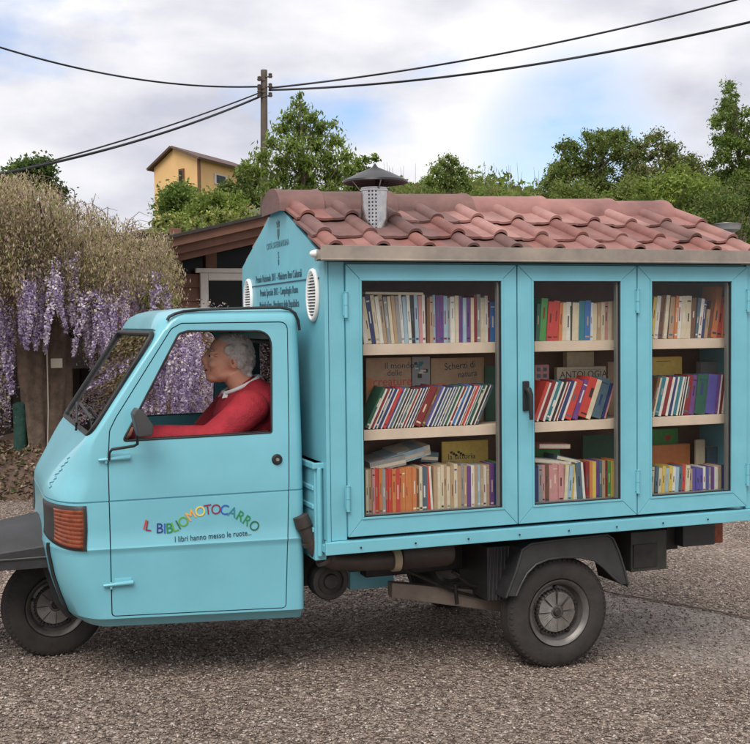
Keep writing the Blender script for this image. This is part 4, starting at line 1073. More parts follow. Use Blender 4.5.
# middle door
shelf_row(1, 0, [('dark green', .7, .17, 3, None), ('green', 1.3, .195, 4, None), ('red', 1.2, .18, 4, None), ('red', 1.2, .184, 4, None), ('orange', .7, .175, 3, None), ('cream', .8, .175, 2, None), ('white', 1.0, .178, 2, None), ('black', .3, .16, 0, None), ('cream', 1.3, .175, 2, None), ('teal', 1.2, .182, 2, None), ('blue', 1.2, .184, 2, None), ('white', .7, .175, 1, None)]+[(('cream', 'tan', 'cream', 'pink', 'cream', 'tan', 'grey')[i], .75, .172+.002*i, 1, None) for i in range(7)], 536, 616)
shelf_row(1, 1, [('red', 1.2, .19, 22, 'white'), ('dark red', 1.4, .192, 22, 'white'), ('teal', 1.3, .192, 22, 'white'), ('black', .8, .192, 22, 'white'), ('dark red', .7, .192, 22, 'white'), ('navy', 1.3, .192, 22, 'white'), ('red', 1.8, .192, 21, None), ('purple', 1.3, .192, 21, None), ('red', 3.1, .192, 20, 'cream'), ('slate', 2.4, .192, 18, None), ('navy', 1, .17, 18, 'pink')], 534, 603)
shelf_row(1, 2, rnd(['purple', 'grey', 'pink', 'navy', 'brown', 'tan'], 5, .17, .18, .8, 1.2)+[('pink', 1.6, .178, 0, None), ('pink', 1.5, .176, 0, None), ('cream', 1, .17, 4, None), ('pale blue', 1.1, .165, 5, None), ('yellow', .9, .17, 5, None), ('white', 1, .172, 4, None), ('slate', 1.6, .178, -4, None), ('white', .8, .178, -5, None)]+rnd(['dark red', 'pink', 'tan', 'purple', 'yellow', 'slate', 'green', 'orange'], 10, .175, .186, .7, 1.1), 535, 614)
# right door
shelf_row(2, 0, [('yellow', .8, .20, 6, None), ('white', 1, .205, 6, None), ('brown', 1.1, .20, 6, None), ('cream', .9, .208, 6, None), ('black', .5, .20, 5, None), ('tan', 1.3, .20, 5, None), ('orange', .8, .205, 4, None), ('white', 1, .203, 3, None), ('cream', 1.3, .204, 3, None), ('cream', 1.3, .205, 3, None), ('brown', 1.1, .195, 4, None), ('slate', .7, .195, 6, None), ('white', .8, .192, 7, None), ('navy', .8, .185, 7, None), ('tan', .8, .14, 8, None), ('brown', 1.0, .18, 9, None), ('orange', 1.4, .25, 9, None), ('red', 1.4, .20, 6, None), ('orange', 1.3, .165, 4, None)], 651, 724)
shelf_row(2, 1, [('brown', .9, .19, 14, 'cream'), ('teal', 1.5, .19, 14, 'white'), ('dark red', 1.4, .19, 14, 'white'), ('navy', 1.0, .19, 13, 'white'), ('teal', 1, .19, 13, 'white'), ('black', .5, .19, 12, 'white'), ('black', .5, .19, 12, 'white'), ('dark red', 1.4, .192, 9, None), ('purple', 1.1, .192, 8, None), ('dark green', 2.3, .192, 7, None), ('violet blue', 2.2, .192, 7, None), ('purple', .9, .192, 7, 'white'), ('dark red', 1.1, .192, 8, 'white')], 650, 721)
shelf_row(2, 2, rnd(['cream', 'white', 'pale blue', 'slate', 'tan', 'green', 'red', 'yellow', 'white', 'cream'], 11, .125, .14, .8, 1.1, lambda f: 3)+rnd(['green', 'purple', 'violet blue', 'tan', 'white', 'grey', 'navy'], 11, .115, .125, .7, 1.0), 651, 722)

# things lying on and standing behind the rows
def flat(name, label, px0, px1, py0, py1, y, col, th=.012, cat='picture book', tilt=0., group=None, mats=None, lay=False):
    a = U(px0, (py0+py1)/2, y=y); b = U(px1, (py0+py1)/2, y=y); t = U((px0+px1)/2, py0, y=y); q = U((px0+px1)/2, py1, y=y)
    wd = b[0]-a[0]; hh = t[2]-q[2]
    mb = MB(); mb.box(0, wd, 0, th, 0, hh, 0); mb.box(.002, wd-.002, th*.2, th*.8, .001, hh+.001, 1)
    o = mb.build(name, [BM[col], PAGE], None, bevel=.001)
    o.location = (a[0], y, q[2]); o.rotation_euler = (R(0), R(tilt), 0); ORIG[o.name] = Vector((0, 0, 0))
    return tag(o, label, cat, group), wd, hh
def cover_text(o, s, x, z, size, m, sx=1., roll=0.):
    me = text_obj(s, size, Matrix.Translation((x, -.0006, z)) @ Matrix.Rotation(R(90), 4, 'X') @ Matrix.Rotation(R(roll), 4, 'Z'), m, None, 'title', extrude=.0003, sx=sx, align='LEFT')
    c = bpy.data.objects.new('title', me); scene.collection.objects.link(c); c.parent = o
SCR = LM['r']
# lower edges rest on the shelf: heights run from the shelf up to the tops seen in the photograph
def behind(label, px0, px1, pytop, sh, y, col, cat='picture book', tilt=0., th=.014):
    z = SHZ[sh]; a = U(px0, pytop, y=y); b = U(px1, pytop, y=y); wd = b[0]-a[0]; hh = (a[2]+b[2])/2-z
    mb = MB(); mb.box(0, wd, 0, th, 0, hh, 0); mb.box(.002, wd-.002, th*.15, th*.85, .001, hh+.0012, 1)
    o = mb.build('picture_book' if cat == 'picture book' else cat.replace(' ', '_'), [BM[col], PAGE], None, bevel=.001)
    o.location = (a[0], y, z+wd*max(0, math.sin(R(tilt)))); o.rotation_euler = (0, R(tilt), 0); tag(o, label, cat); return o, wd, hh
o, wd, hh = behind('beige picture book with red script title, facing out at the left of middle shelf', 366, 411, 358, 1, .235, 'tan')
cover_text(o, 'Il mondo', wd*.40, hh-.048, .040, INK); cover_text(o, 'delle', wd*.46, hh-.080, .038, INK); cover_text(o, 'creature', wd*.14, hh-.125, .058, SCR, .95)
mb = MB(); mb.box(.004, .03, -.0008, -.0002, hh-.15, hh-.09); c = mb.mesh('orange_patch', [BM['orange']]); c_ = bpy.data.objects.new('orange_patch', c); scene.collection.objects.link(c_); c_.parent = o
o, wd, hh = behind('narrow picture book cover with blue figure drawing, between two beige covers', 412, 430, 357, 1, .238, 'grey')
mb = MB()
for i in range(9):
    a = random.uniform(.01, wd-.03); z = hh-random.uniform(.03, .10); mb.box(a, a+random.uniform(.01, .03), -.0008-.0001*i, -.0002, z, z+random.uniform(.006, .02), i % 3)
c_ = bpy.data.objects.new('cover_drawing', mb.mesh('cover_drawing', [BM['teal'], BM['black'], BM['white']])); scene.collection.objects.link(c_); c_.parent = o
o, wd, hh = behind('wide cream picture book with thin script title, facing out at right of middle shelf', 431, 484, 358, 1, .24, 'tan')
cover_text(o, 'Scherzi di', wd*.25, hh-.055, .046, INK, .88, 4); cover_text(o, 'natura', wd*.5, hh-.09, .04, INK, .95, 4)
mb = MB(); mb.ell((wd*.18, -.0002, hh-.14), (.045, .001, .028)); mb.ell((wd*.8, -.0002, hh-.14), (.07, .001, .022), m=1); c_ = bpy.data.objects.new('cover_drawing', mb.mesh('cover_drawing', [BM['orange'], BM['slate']])); scene.collection.objects.link(c_); c_.parent = o
behind('dark olive book standing sideways at the far right of left cabinet middle shelf', 485, 500, 366, 1, .23, 'dark green')
o, wd, hh = behind('yellow picture book with dark doodle on its cover, behind the bottom row', 442, 488, 441, 2, .235, 'yellow')
mb = MB(); 
for i in range(6): mb.ell((wd*.2+.012*i, -.0003, hh-.05-.007*(i % 3)), (.007, .001, .006))
c_ = bpy.data.objects.new('cover_drawing', mb.mesh('cover_drawing', [BM['black']])); scene.collection.objects.link(c_); c_.parent = o
cover_text(o, 'la fattoria', wd*.12, hh-.082, .036, INK)
# crumpled heap of pale comics lying across the bottom row of the left case
for i, (px0, px1, py, tl, col, ln) in enumerate(((368, 404, 462, -9, 'grey', 'grey slanting comic book, leftmost in the heap above the bottom row'), (385, 425, 458, -13, 'pale blue', 'pale blue comic book slanting up in the heap above the bottom row'), (398, 432, 453, -10, 'white', 'whitish comic book on the top of the heap above the bottom row'), (424, 442, 452, 6, 'slate', 'slate blue comic book beside the yellow picture book'))):
    a = U(px0, py, y=.15); b = U(px1, py, y=.15); wd = b[0]-a[0]
    mb = MB(); mb.box(0, wd, 0, .16, -.045, 0, 0); mb.box(.002, wd-.001, -.0004, -.0001, -.035, -.02, 1)
    q = mb.build('comic_book', [BM[col], PAGE], None, bevel=.004, seg=2); q.location = (a[0], .13+.015*i, a[2]-.002); q.rotation_euler = (R(4), R(tl), R(2*i)); tag(q, ln, 'comic book')
# thin cream book lying on top of the first row
a = U(365, 296, y=.09); b = U(423, 299, y=.09)
mb = MB(); mb.box(0, b[0]-a[0], 0, .12, 0, .011, 0); mb.box(.002, b[0]-a[0]-.002, -.0003, .118, .002, .009, 1)
q = mb.build('book', [BM['cream'], PAGE], None, bevel=.001); q.location = (a[0], .085, SHZ[0]+.2155); q.rotation_euler = (0, R(.8), 0); tag(q, 'thin cream book lying flat on the leaning books behind the left door', 'book')
# middle case
o, wd, hh = behind('small cream box behind middle door with grey printed label, top of two', 567, 594, 352, 1, .30, 'cream', 'box', th=.04)
o, wd, hh = behind('long cream box with bold grey letters, behind the middle shelf books', 557, 606, 367, 1, .245, 'cream', 'box', th=.03)
cover_text(o, 'ANTOLOGIA', wd*.06, hh-.050, .045, INK, .98)
mb = MB(); mb.box(wd*.1, wd*.9, -.0008, -.0002, hh-.014, hh-.011); c_ = bpy.data.objects.new('printed_line', mb.mesh('printed_line', [BM['grey']])); scene.collection.objects.link(c_); c_.parent = o
o, wd, hh = behind('pale picture book with small framed drawings, left end behind the middle door', 535, 549, 365, 1, .24, 'pink')
mb = MB()
for i in range(2):
    for j in range(2): mb.box(wd*.12+i*.034, wd*.12+i*.034+.02, -.0008, -.0002, hh-.03-j*.03, hh-.012-j*.03)
c_ = bpy.data.objects.new('cover_drawing', mb.mesh('cover_drawing', [BM['slate']])); scene.collection.objects.link(c_); c_.parent = o
behind('tan box standing behind the right end of the middle door middle shelf', 608, 622, 362, 1, .25, 'tan', 'box')
behind('green and brown album behind the bottom row of the middle door', 583, 622, 435, 2, .25, 'dark green')
behind('olive picture book at the left behind the bottom row of middle door', 535, 560, 443, 2, .26, 'green')
for (px0, px1, py, tl, col, lab) in ((540, 571, 444, 3, 'pink', 'dusty pink book lying flat above bottom row of the middle door'), (535, 583, 458, 7, 'grey', 'grey book lying slanted across bottom row of the middle door'), (558, 582, 455, 14, 'slate', 'slate book sliding down to the right over the middle bottom row')):
    a = U(px0, py, y=.12); b = U(px1, py, y=.12); wd = b[0]-a[0]
    mb = MB(); mb.box(0, wd, 0, .13, -.022, 0, 0); mb.box(.002, wd-.002, -.0004, -.0001, -.018, -.004, 1)
    q = mb.build('book', [BM[col], PAGE], None, bevel=.002); q.location = (a[0], .125, a[2]); q.rotation_euler = (0, R(tl), 0); tag(q, lab, 'book')
# right case
o, wd, hh = behind('yellow box with a thin dark line, behind the right door middle shelf', 652, 682, 357, 1, .24, 'yellow', 'box', th=.04)
mb = MB(); mb.box(wd*.15, wd*.6, -.0008, -.0002, hh-.022, hh-.019); c_ = bpy.data.objects.new('printed_line', mb.mesh('printed_line', [BM['brown']])); scene.collection.objects.link(c_); c_.parent = o
behind('dull grey box behind the purple books of the right door', 701, 728, 362, 1, .25, 'grey', 'box', th=.04)
o, wd, hh = behind('green picture book with a red spot on its cover, right door bottom shelf', 651, 678, 429, 2, .33, 'green')
mb = MB(); mb.ell((wd*.62, -.0003, hh-.045), (.018, .001, .013)); c_ = bpy.data.objects.new('cover_drawing', mb.mesh('cover_drawing', [BM['red']])); scene.collection.objects.link(c_); c_.parent = o
behind('reddish tan box under the green picture book, right door bottom shelf', 651, 690, 445, 2, .27, 'orange', 'box', th=.04)
behind('upright cream album beside the reddish box, right door bottom shelf', 696, 705, 440, 2, .24, 'cream')
behind('dark blue box at the right end of right door bottom shelf', 707, 728, 447, 2, .25, 'slate', 'box', th=.04)

# ============================================================ DRIVER
SKIN = mat('skin', (.70, .35, .235), .5, var=.14, vscale=9, bump=.1, bscale=60)
HAIR = mat('grey_hair', (.42, .39, .35), .6, col2=(.66, .62, .57), vscale=45, bump=.6, bscale=90)
KNIT = mat('red_knit', (.36, .012, .026), .8, col2=(.21, .008, .016), vscale=16, bump=.5, bscale=170)
def remesh(mb, vox, m, name, parent, sm=4):
    o = tmp(mb, [m]); r = o.modifiers.new('r', 'REMESH'); r.mode = 'VOXEL'; r.voxel_size = vox
    s = o.modifiers.new('s', 'SMOOTH'); s.factor = .5; s.iterations = sm
    apply_mods(o); me = o.data; bpy.data.objects.remove(o)
    me.materials.clear(); me.materials.append(m); me.name = name; me.polygons.foreach_set('use_smooth', [True]*len(me.polygons))
    return link_mesh(name, me, parent)
hc = Vector(U(226, 358, y=.42)); P_ = lambda px, py, y: Vector(U(px, py, y=y))
DR = root('person', (-.33, .42, .80), 'smiling grey-haired driver in a red sweater seated behind the wheel of the turquoise truck', 'person')
TILT = Matrix.Rotation(R(6), 3, 'Y')
def H(x, y, z): return hc+TILT@Vector((x, y, z))     # head space: -x is forward
RY = lambda a: Matrix.Rotation(R(a), 3, 'Y')
mb = MB()
mb.ell(H(.014, 0, .022), (.092, .074, .092), nu=32, nv=20)          # cranium
mb.ell(H(-.030, 0, -.030), (.062, .060, .082), nu=28, nv=16)         # face
mb.ell(H(-.050, 0, -.088), (.034, .036, .026))                       # chin
mb.ell(H(-.010, 0, -.070), (.062, .055, .036))                       # jaw
for s in (-1, 1):
    mb.ell(H(-.058, s*.038, -.030), (.028, .024, .024))              # cheeks
    mb.ell(H(-.066, s*.030, .018), (.020, .024, .010))               # brow
    mb.ell(H(.018, s*.074, -.016), (.019, .008, .031), RY(-12))      # ear
    mb.ell(H(.022, s*.080, -.010), (.013, .006, .022), RY(-12))
mb.ell(H(-.070, 0, .022), (.018, .034, .014))
mb.tube([H(-.082, 0, .012), H(-.094, 0, -.008), H(-.102, 0, -.024)], [.010, .013, .017], 10)   # nose
for s in (-1, 1): mb.ell(H(-.093, s*.012, -.030), (.012, .010, .010))
mb.ell(H(-.086, 0, -.050), (.013, .026, .007)); mb.ell(H(-.080, 0, -.070), (.012, .022, .007))   # lips, open smile
nk = P_(237, 383, .43)
mb.tube([H(.030, 0, -.045), nk+Vector((.02, 0, .0)), nk+Vector((.05, 0, -.08))], [.062, .060, .075], 18)
ch_ = P_(243, 425, .44)
mb.ell(ch_, (.12, .17, .17)); mb.ell(Vector((-.27, .44, .90)), (.13, .17, .15))
mb.tube([ch_+Vector((0, 0, .02)), Vector((-.27, .44, .85))], [.13, .14], 16)
nx = Vector((.5, 0, .866))
def arm_pts(side):
    a = R(side*138); rim = wc+(tx*math.cos(a)+ty*math.sin(a))*.185
    sh = Vector((-.285, .42+side*.160, ch_[2]+.085))
    el_ = Vector((-.475, .42+side*.225, 1.125)) if side < 0 else Vector((-.45, .42+side*.22, 1.07))
    return sh, el_, rim
def hand(mb, side):
    sh, el_, rim = arm_pts(side); d = (rim-el_).normalized()
    a = R(side*138); tang = (-tx*math.sin(a)+ty*math.cos(a)).normalized()*side; outw = (tx*math.cos(a)+ty*math.sin(a)); nrm = nx
    palm = rim-d*.045+nrm*.022
    mb.tube([el_+d*.05, palm-d*.035], [.036, .026], 14)
    mb.ell(palm, (.044, .036, .018), d.to_track_quat('X', 'Z').to_matrix(), 18, 10)
    for k in range(4):
        off = tang*(-.030+.020*k); L_ = (.9, 1.0, .96, .8)[k]
        k0 = palm+d*.026+off; k1 = rim+off+nrm*.024+outw*.004; k2 = rim+off+outw*.025*L_+nrm*.010; k3 = rim+off+outw*.018-nrm*.018*L_
        mb.tube([k0, k1, k2, k3], [.0095, .009, .0085, .0075], 10); mb.ell(k3, (.0075,)*3, nu=8, nv=6)
    t0 = palm-tang*.028; t1 = t0-tang*.018+d*.028-nrm*.004; t2 = rim-tang*.050+nrm*.0-outw*.018; t3 = rim-tang*.040-nrm*.018-outw*.012
    mb.tube([t0, t1, t2, t3], [.0125, .011, .010, .0085], 10); mb.ell(t3, (.0085,)*3, nu=8, nv=6)
for s in (-1, 1):
    sh, el_, rim = arm_pts(s); mb.tube([sh, el_], [.045, .036], 12); hand(mb, s)
    mb.tube([Vector((-.27, .42+s*.09, .84)), Vector((-.66, .42+s*.11, .86)), Vector((-.80, .42+s*.10, .52))], [.075, .06, .045], 12)
body = remesh(mb, .0052, SKIN, 'body', DR, 3)
# hair: bald on top in front, thick grey at the back and sides
mb = MB()
mb.ell(H(.040, 0, .030), (.078, .0815, .086), nu=28, nv=16); mb.ell(H(.072, 0, -.025), (.045, .070, .055)); mb.ell(H(.015, 0, .062), (.080, .066, .052))
for s in (-1, 1): mb.ell(H(.045, s*.070, .005), (.036, .015, .050)); mb.ell(H(-.005, s*.073, .035), (.026, .010, .026))
random.seed(3)
for i in range(14):
    a = random.uniform(-1.3, 1.3); z = random.uniform(-.07, .075); r = .100-.35*abs(z)**1.4
    mb.ell(H(.035+r*math.cos(a)*.86, r*math.sin(a)*.80, z), (.016, .016, .016), nu=8, nv=6)
hair = remesh(mb, .006, HAIR, 'hair', body, 5)
mb = MB()
for i in range(900):      # fine locks combed back over the sides and nape
    a = random.uniform(-2.2, 2.2); z = random.uniform(-.075, .10); rz = math.sqrt(max(.05, 1-(z/.125)**2)) if z > 0 else 1-.5*abs(z)/.1
    r0x, r0y = .088*rz, .080*rz; p = [Vector((.036+r0x*math.cos(a), r0y*math.sin(a), z+.012))]
    if (p[0].x < -.012 and z < .03) or (p[0].x < .05 and z < -.02) or z < -.06: continue
    l = random.uniform(.02, .042); o_ = random.uniform(.002, .009)
    da = (1 if a < 0 else -1)*random.uniform(.05, .3) if abs(a) > .3 else 0
    for q in (1, 2): p.append(Vector((.036+(r0x+o_*q*.6)*math.cos(a+da*q), (r0y+o_*q*.6)*math.sin(a+da*q), z+.012-l*q*.5)))
    mb.tube([hc+TILT@v for v in p], [.0014, .0017, .0005], 4, m=random.choice((0, 0, 1)))
hs = mb.build('hair_locks', [HAIR, mat('white_hair', (.55, .53, .50), .5)], hair, smooth=60)
for s in (-1, 1):
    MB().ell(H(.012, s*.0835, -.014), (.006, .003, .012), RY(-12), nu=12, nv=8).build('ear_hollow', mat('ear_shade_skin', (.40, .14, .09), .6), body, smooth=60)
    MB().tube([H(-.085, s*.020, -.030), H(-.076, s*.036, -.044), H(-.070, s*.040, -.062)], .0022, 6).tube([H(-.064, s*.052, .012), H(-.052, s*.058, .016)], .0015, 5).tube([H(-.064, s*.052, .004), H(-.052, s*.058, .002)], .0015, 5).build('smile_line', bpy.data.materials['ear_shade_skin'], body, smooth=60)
mb = MB()
for s in (-1, 1): mb.tube([H(-.084, s*.012, .030), H(-.083, s*.030, .034), H(-.070, s*.046, .027)], [.002, .0035, .002], 8)
mb.build('eyebrow', HAIR, body, smooth=60)
EYE = mat('eye_white', (.6, .57, .52), .2)
for s in (-1, 1):
    e = MB().ell(H(-.0745, s*.031, .003), (.0115, .0125, .008), nu=14, nv=10).build('eye', EYE, body, smooth=60)
    MB().ell(H(-.0815, s*.0375, .003), (.0045, .0052, .0055), nu=10, nv=8).build('pupil', BLACK, e, smooth=60)
    MB().tube([H(-.087, s*.018, .009), H(-.086, s*.032, .0125), H(-.073, s*.044, .006)], .0028, 6).build('eyelid', SKIN, e, smooth=60)
MB().ell(H(-.0865, 0, -.060), (.010, .025, .0065), nu=16, nv=8).build('mouth', mat('mouth_dark', (.20, .05, .045), .5), body, smooth=60)
MB().ell(H(-.0895, 0, -.059), (.0095, .021, .0035), nu=12, nv=8).build('teeth', mat('teeth', (.6, .56, .48), .3), body, smooth=60)
# sweater
mb = MB()
mb.ell(ch_+Vector((.012, 0, .005)), (.148, .195, .185)); mb.ell(Vector((-.26, .44, .93)), (.165, .195, .17))
mb.tube([ch_, Vector((-.26, .44, .88))], [.16, .175], 20)
mb.tube([nk+Vector((.030, 0, -.022)), nk+Vector((.045, 0, -.085))], [.074, .135], 20); mb.ell(nk+Vector((.065, 0, -.045)), (.085, .13, .075))
mb.ell(ch_+Vector((.045, 0, .095)), (.125, .18, .115))
for s in (-1, 1):
    sh, el_, rim = arm_pts(s); d = (rim-el_).normalized()
    mb.ell(sh, (.088, .068, .082)); mb.tube([sh, sh.lerp(el_, .5)+Vector((0, s*.01, -.005)), el_], [.080, .072, .062], 16); mb.ell(el_, (.063,)*3)
    mb.tube([el_, el_.lerp(rim, .5), rim-d*.085], [.062, .052, .040], 16); mb.tube([rim-d*.095, rim-d*.078], [.040, .038], 16)
for i, (z, dx) in enumerate(((1.20, -.14), (1.15, -.15), (1.24, -.135))): mb.tube([Vector((dx-.12, .30, z)), Vector((dx-.15, .42, z-.02)), Vector((dx-.12, .55, z))], [.012, .018, .012], 8)
for s in (-1,):
    sh, el_, rim = arm_pts(s)
    for f, q in ((.35, .07), (.55, .066), (.8, .062)):
        c = sh.lerp(el_, f); mb.tube([c+Vector((-.05, -.03, .02)), c+Vector((-.0, -.066, .0)), c+Vector((.05, -.03, -.03))], [.006, .012, .006], 8)
remesh(mb, .007, KNIT, 'sweater', body, 3)
# white shirt collar, open at the throat
mb = MB(); pts = []
for i in range(19):
    a = R(-160+i*320/18); fx = .074*math.cos(a+math.pi*0); 
    pts.append(nk+Vector((.026-.074*math.cos(math.pi-a)*-1 if False else .018+.080*math.cos(a), .078*math.sin(a), -.008+.036*math.cos(a))))
mb.tube(pts, [.009+.002*(1-abs(i-9)/9) for i in range(19)], 8)
for s in (-1, 1):
    p0 = pts[0] if s < 0 else pts[-1]; mb.add([p0, p0+Vector((-.005, s*.002, .012)), p0+Vector((-.022, s*.016, -.022)), p0+Vector((.012, s*.03, -.016))], [(0, 1, 2, 3)])
mb.build('shirt_collar', mat('white_shirt', (.62, .62, .62), .7), body, smooth=60)
mb = MB()
for s in (-1, 1):
    mb.tube([Vector((-.25, .42+s*.08, .86)), Vector((-.66, .42+s*.11, .875)), Vector((-.80, .42+s*.10, .53))], [.095, .075, .062], 14); mb.ell(Vector((-.66, .42+s*.11, .872)), (.078,)*3)
mb.ell(Vector((-.25, .42, .87)), (.13, .17, .10))
remesh(mb, .009, mat('dark_trousers', (.02, .02, .03), .8), 'trousers', body, 3)
for s in (-1, 1):
    MB().ell(Vector((-.85, .42+s*.10, .46)), (.12, .045, .04)).build('shoe', BLACK, body, smooth=60)

# ============================================================ BACKGROUND: hut, wisteria, house, pole, trees
random.seed(11)
WOOD = mat('red_brown_boards', (.12, .055, .035), .7, col2=(.21, .10, .06), vscale=5, bump=.2, bscale=40)
WOODD = mat('shade_dark_boards', (.020, .013, .010), .8, col2=(.038, .024, .018), vscale=6, bump=.2)  # shade of the shed interior put into the board colour
HY = 7.6
hx0 = U(100, 300, y=HY)[0]; hx1 = U(294, 300, y=HY)[0]
HU = root('wooden_hut', ((hx0+hx1)/2, HY+1.5, ground_z(hx0, HY)), 'reddish brown wooden hut with wide sloping eaves and a white framed window', 'hut')
hz = lambda px, py: U(px, py, y=HY)[2]
mb = MB(); zg = -.2; zt = hz(190, 274)
nb = 16
for i in range(nb):
    za, zb2 = zg+(zt-zg)*i/nb, zg+(zt-zg)*(i+1)/nb
    mb.prism([(HY, za), (HY-.022, za+.004), (HY-.006, zb2), (HY+.1, zb2), (HY+.1, za)], hx0, hx1, 'x')
mb.box(hx0, hx0+.08, HY+.1, HY+3, zg, zt+.5); mb.box(hx1-.08, hx1, HY+.1, HY+3, zg, zt+.5); mb.box(hx0, hx1, HY+3, HY+3.1, zg, zt+.5)
mb.build('wall', WOOD, HU)
# clerestory: dark panes between posts under the eaves
zc0, zc1 = zt+.005, hz(220, 243)
MB().box(hx0+.1, hx1-.1, HY+.06, HY+.07, zc0, zc1+.1).build('upper_window', mat('dark_glazing', (.012, .012, .011), .25, spec=.12), HU)
px_ = [172, 178, 206, 216, 262, 300]
for px in (176, 211, 268): x = U(px, 260, y=HY)[0]; MB().box(x-.06, x+.06, HY-.015, HY+.05, zc0, zc1+.15).build('post', WOOD, HU, bevel=.004)
# roof: stepped fascia boards that drop to the left as in the photograph, roof deck behind
def slope_board(pa, pb, th, y0, y1, name, m):
    a = U(*pa, y=y0); b = U(*pb, y=y0); n = 1
    mb = MB(); mb.prism([(a[0], a[2]), (b[0], b[2]), (b[0], b[2]-th), (a[0], a[2]-th)], y0, y1); return mb.build(name, m, HU, bevel=.004)
slope_board((158, 240), (300, 208), .10, HY-.70, HY-.66, 'fascia', WOOD)
slope_board((160, 246), (300, 215), .12, HY-.62, HY-.58, 'fascia', WOOD)
slope_board((162, 255), (300, 224), .10, HY-.54, HY-.50, 'fascia', WOOD)
slope_board((157, 238), (302, 205), .035, HY-.74, HY+3.2, 'roof', mat('roofing_felt', (.035, .03, .028), .9, var=.4))
# white window
a = U(200, 273, y=HY-.05); b = U(252, 330, y=HY-.05)
wf = MB().box(a[0], a[0]+.085, HY-.07, HY-.02, b[2], a[2]).box(b[0]-.085, b[0], HY-.07, HY-.02, b[2], a[2]).box(a[0]+.0855, b[0]-.0855, HY-.07, HY-.02, a[2]-.08, a[2]).box(a[0]+.0855, b[0]-.0855, HY-.07, HY-.02, b[2], b[2]+.08).box(a[0]-.05, b[0]-.02, HY-.09, HY-.021, a[2]+.001, a[2]+.05)
wf = wf.build('window', mat('white_window_paint', (.62, .58, .52), .5, var=.08), HU, bevel=.006)
MB().box(a[0]+.08, b[0]-.08, HY-.045, HY-.04, b[2]+.07, a[2]-.07).build('pane', bpy.data.materials['dark_glazing'], wf)
# shed wall to the left, behind the climber, coloured with its interior's shade
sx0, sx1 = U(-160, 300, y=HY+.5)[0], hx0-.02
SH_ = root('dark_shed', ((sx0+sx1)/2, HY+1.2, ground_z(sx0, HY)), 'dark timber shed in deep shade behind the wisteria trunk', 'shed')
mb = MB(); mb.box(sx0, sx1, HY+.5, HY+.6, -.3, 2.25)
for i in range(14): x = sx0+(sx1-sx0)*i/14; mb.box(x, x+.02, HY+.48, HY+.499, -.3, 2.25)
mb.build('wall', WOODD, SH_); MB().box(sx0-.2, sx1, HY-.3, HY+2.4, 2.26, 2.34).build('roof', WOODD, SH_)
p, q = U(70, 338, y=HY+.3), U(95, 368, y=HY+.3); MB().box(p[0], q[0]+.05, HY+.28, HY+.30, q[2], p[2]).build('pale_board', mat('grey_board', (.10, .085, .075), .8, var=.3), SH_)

# planting bed with leaf litter at the climber's foot
WY = 6.2
bx0, bx1 = U(-120, 480, y=WY)[0], U(135, 480, y=WY)[0]
xs = list(np.linspace(bx0, bx1, 60)); ys = list(np.linspace(WY-.75, WY+1.9, 24))
def bed(x, y):
    f = max(0, min(1, (y-(WY-.75))/.5)); g = max(0, min(1, (bx1-x)/.7)); return ground_z(x, y)-.03+.36*(f*f*(3-2*f))*g+.03*math.sin(x*5+y*3)*f*g+.02*math.sin(x*13)*f*g
grid('planting_bed', xs, ys, bed, mat('leaf_litter_soil', (.055, .036, .025), .95, col2=(.13, .085, .06), vscale=16, bump=.5, bscale=50, detail=9))
n = 5200; bxs = bx0+rng.random(n)*(bx1-bx0); bys = WY-.8+rng.random(n)*1.6
C = np.stack([bxs, bys, [bed(x, y)+.012+.05*rng.random()**3 for x, y in zip(bxs, bys)]], 1)
lit = [mat('fallen_leaf', (.15, .09, .055), .8), mat('dry_leaf', (.26, .19, .13), .8), leafmat('bed_green', (.06, .09, .02))]
o = bpy.data.objects.new('leaf_litter', leaf_mesh('leaf_litter', C, .022, lit, up=.9, probs=[.5, .3, .2])); scene.collection.objects.link(o); tag(o, 'fallen leaves and low weeds covering the planting bed', 'leaf litter', kind='stuff')

# ---- wisteria
wb = U(46, 480, y=WY); wb = (wb[0], WY, bed(wb[0], WY)-.02)
WI = root('wisteria', wb, 'large wisteria with hanging purple flowers and thick old trunk left of the truck', 'wisteria')
BK = mat('old_bark', (.06, .042, .032), .9, col2=(.17, .12, .085), vscale=9, bump=.9, bscale=26, detail=9)
def trunkmesh(px0, px1, ytop, ybot, seed, squash=1):
    random.seed(seed); a = U((px0+px1)/2, ybot, y=WY); top = U((px0+px1)/2, ytop, y=WY); wd = (px1-px0)/FPX*11.0/2
    mb = MB(); vs = []; K, n = 26, 28
    for i in range(K+1):
        f = i/K; z = a[2]-.1+(top[2]-a[2]+.1)*f; tw = f*2.5
        for j in range(n):
            an = 2*math.pi*j/n; r = wd*(1+.16*math.sin(3*an+tw*2)+.10*math.sin(7*an-tw*3)+.05*random.uniform(-1, 1))*(1.25-.35*f if f < .4 else 1.11)
            vs.append((a[0]+r*math.cos(an)+.03*math.sin(f*6+seed), WY+r*squash*math.sin(an), z))
    fs = [(i*n+j, i*n+(j+1) % n, (i+1)*n+(j+1) % n, (i+1)*n+j) for i in range(K) for j in range(n)]+[tuple(range(K*n, K*n+n))]
    return mb.add(vs, fs)
trunkmesh(26, 50, 230, 492, 1).build('trunk', BK, WI, smooth=60)
trunkmesh(48, 67, 230, 486, 5).build('trunk', BK, WI, smooth=60)
topf = lambda px: float(np.interp(px, [-80, -20, 40, 62, 85, 110, 140, 168, 176], [180, 176, 176, 196, 204, 216, 226, 234, 262]))
random.seed(5)
mb = MB()
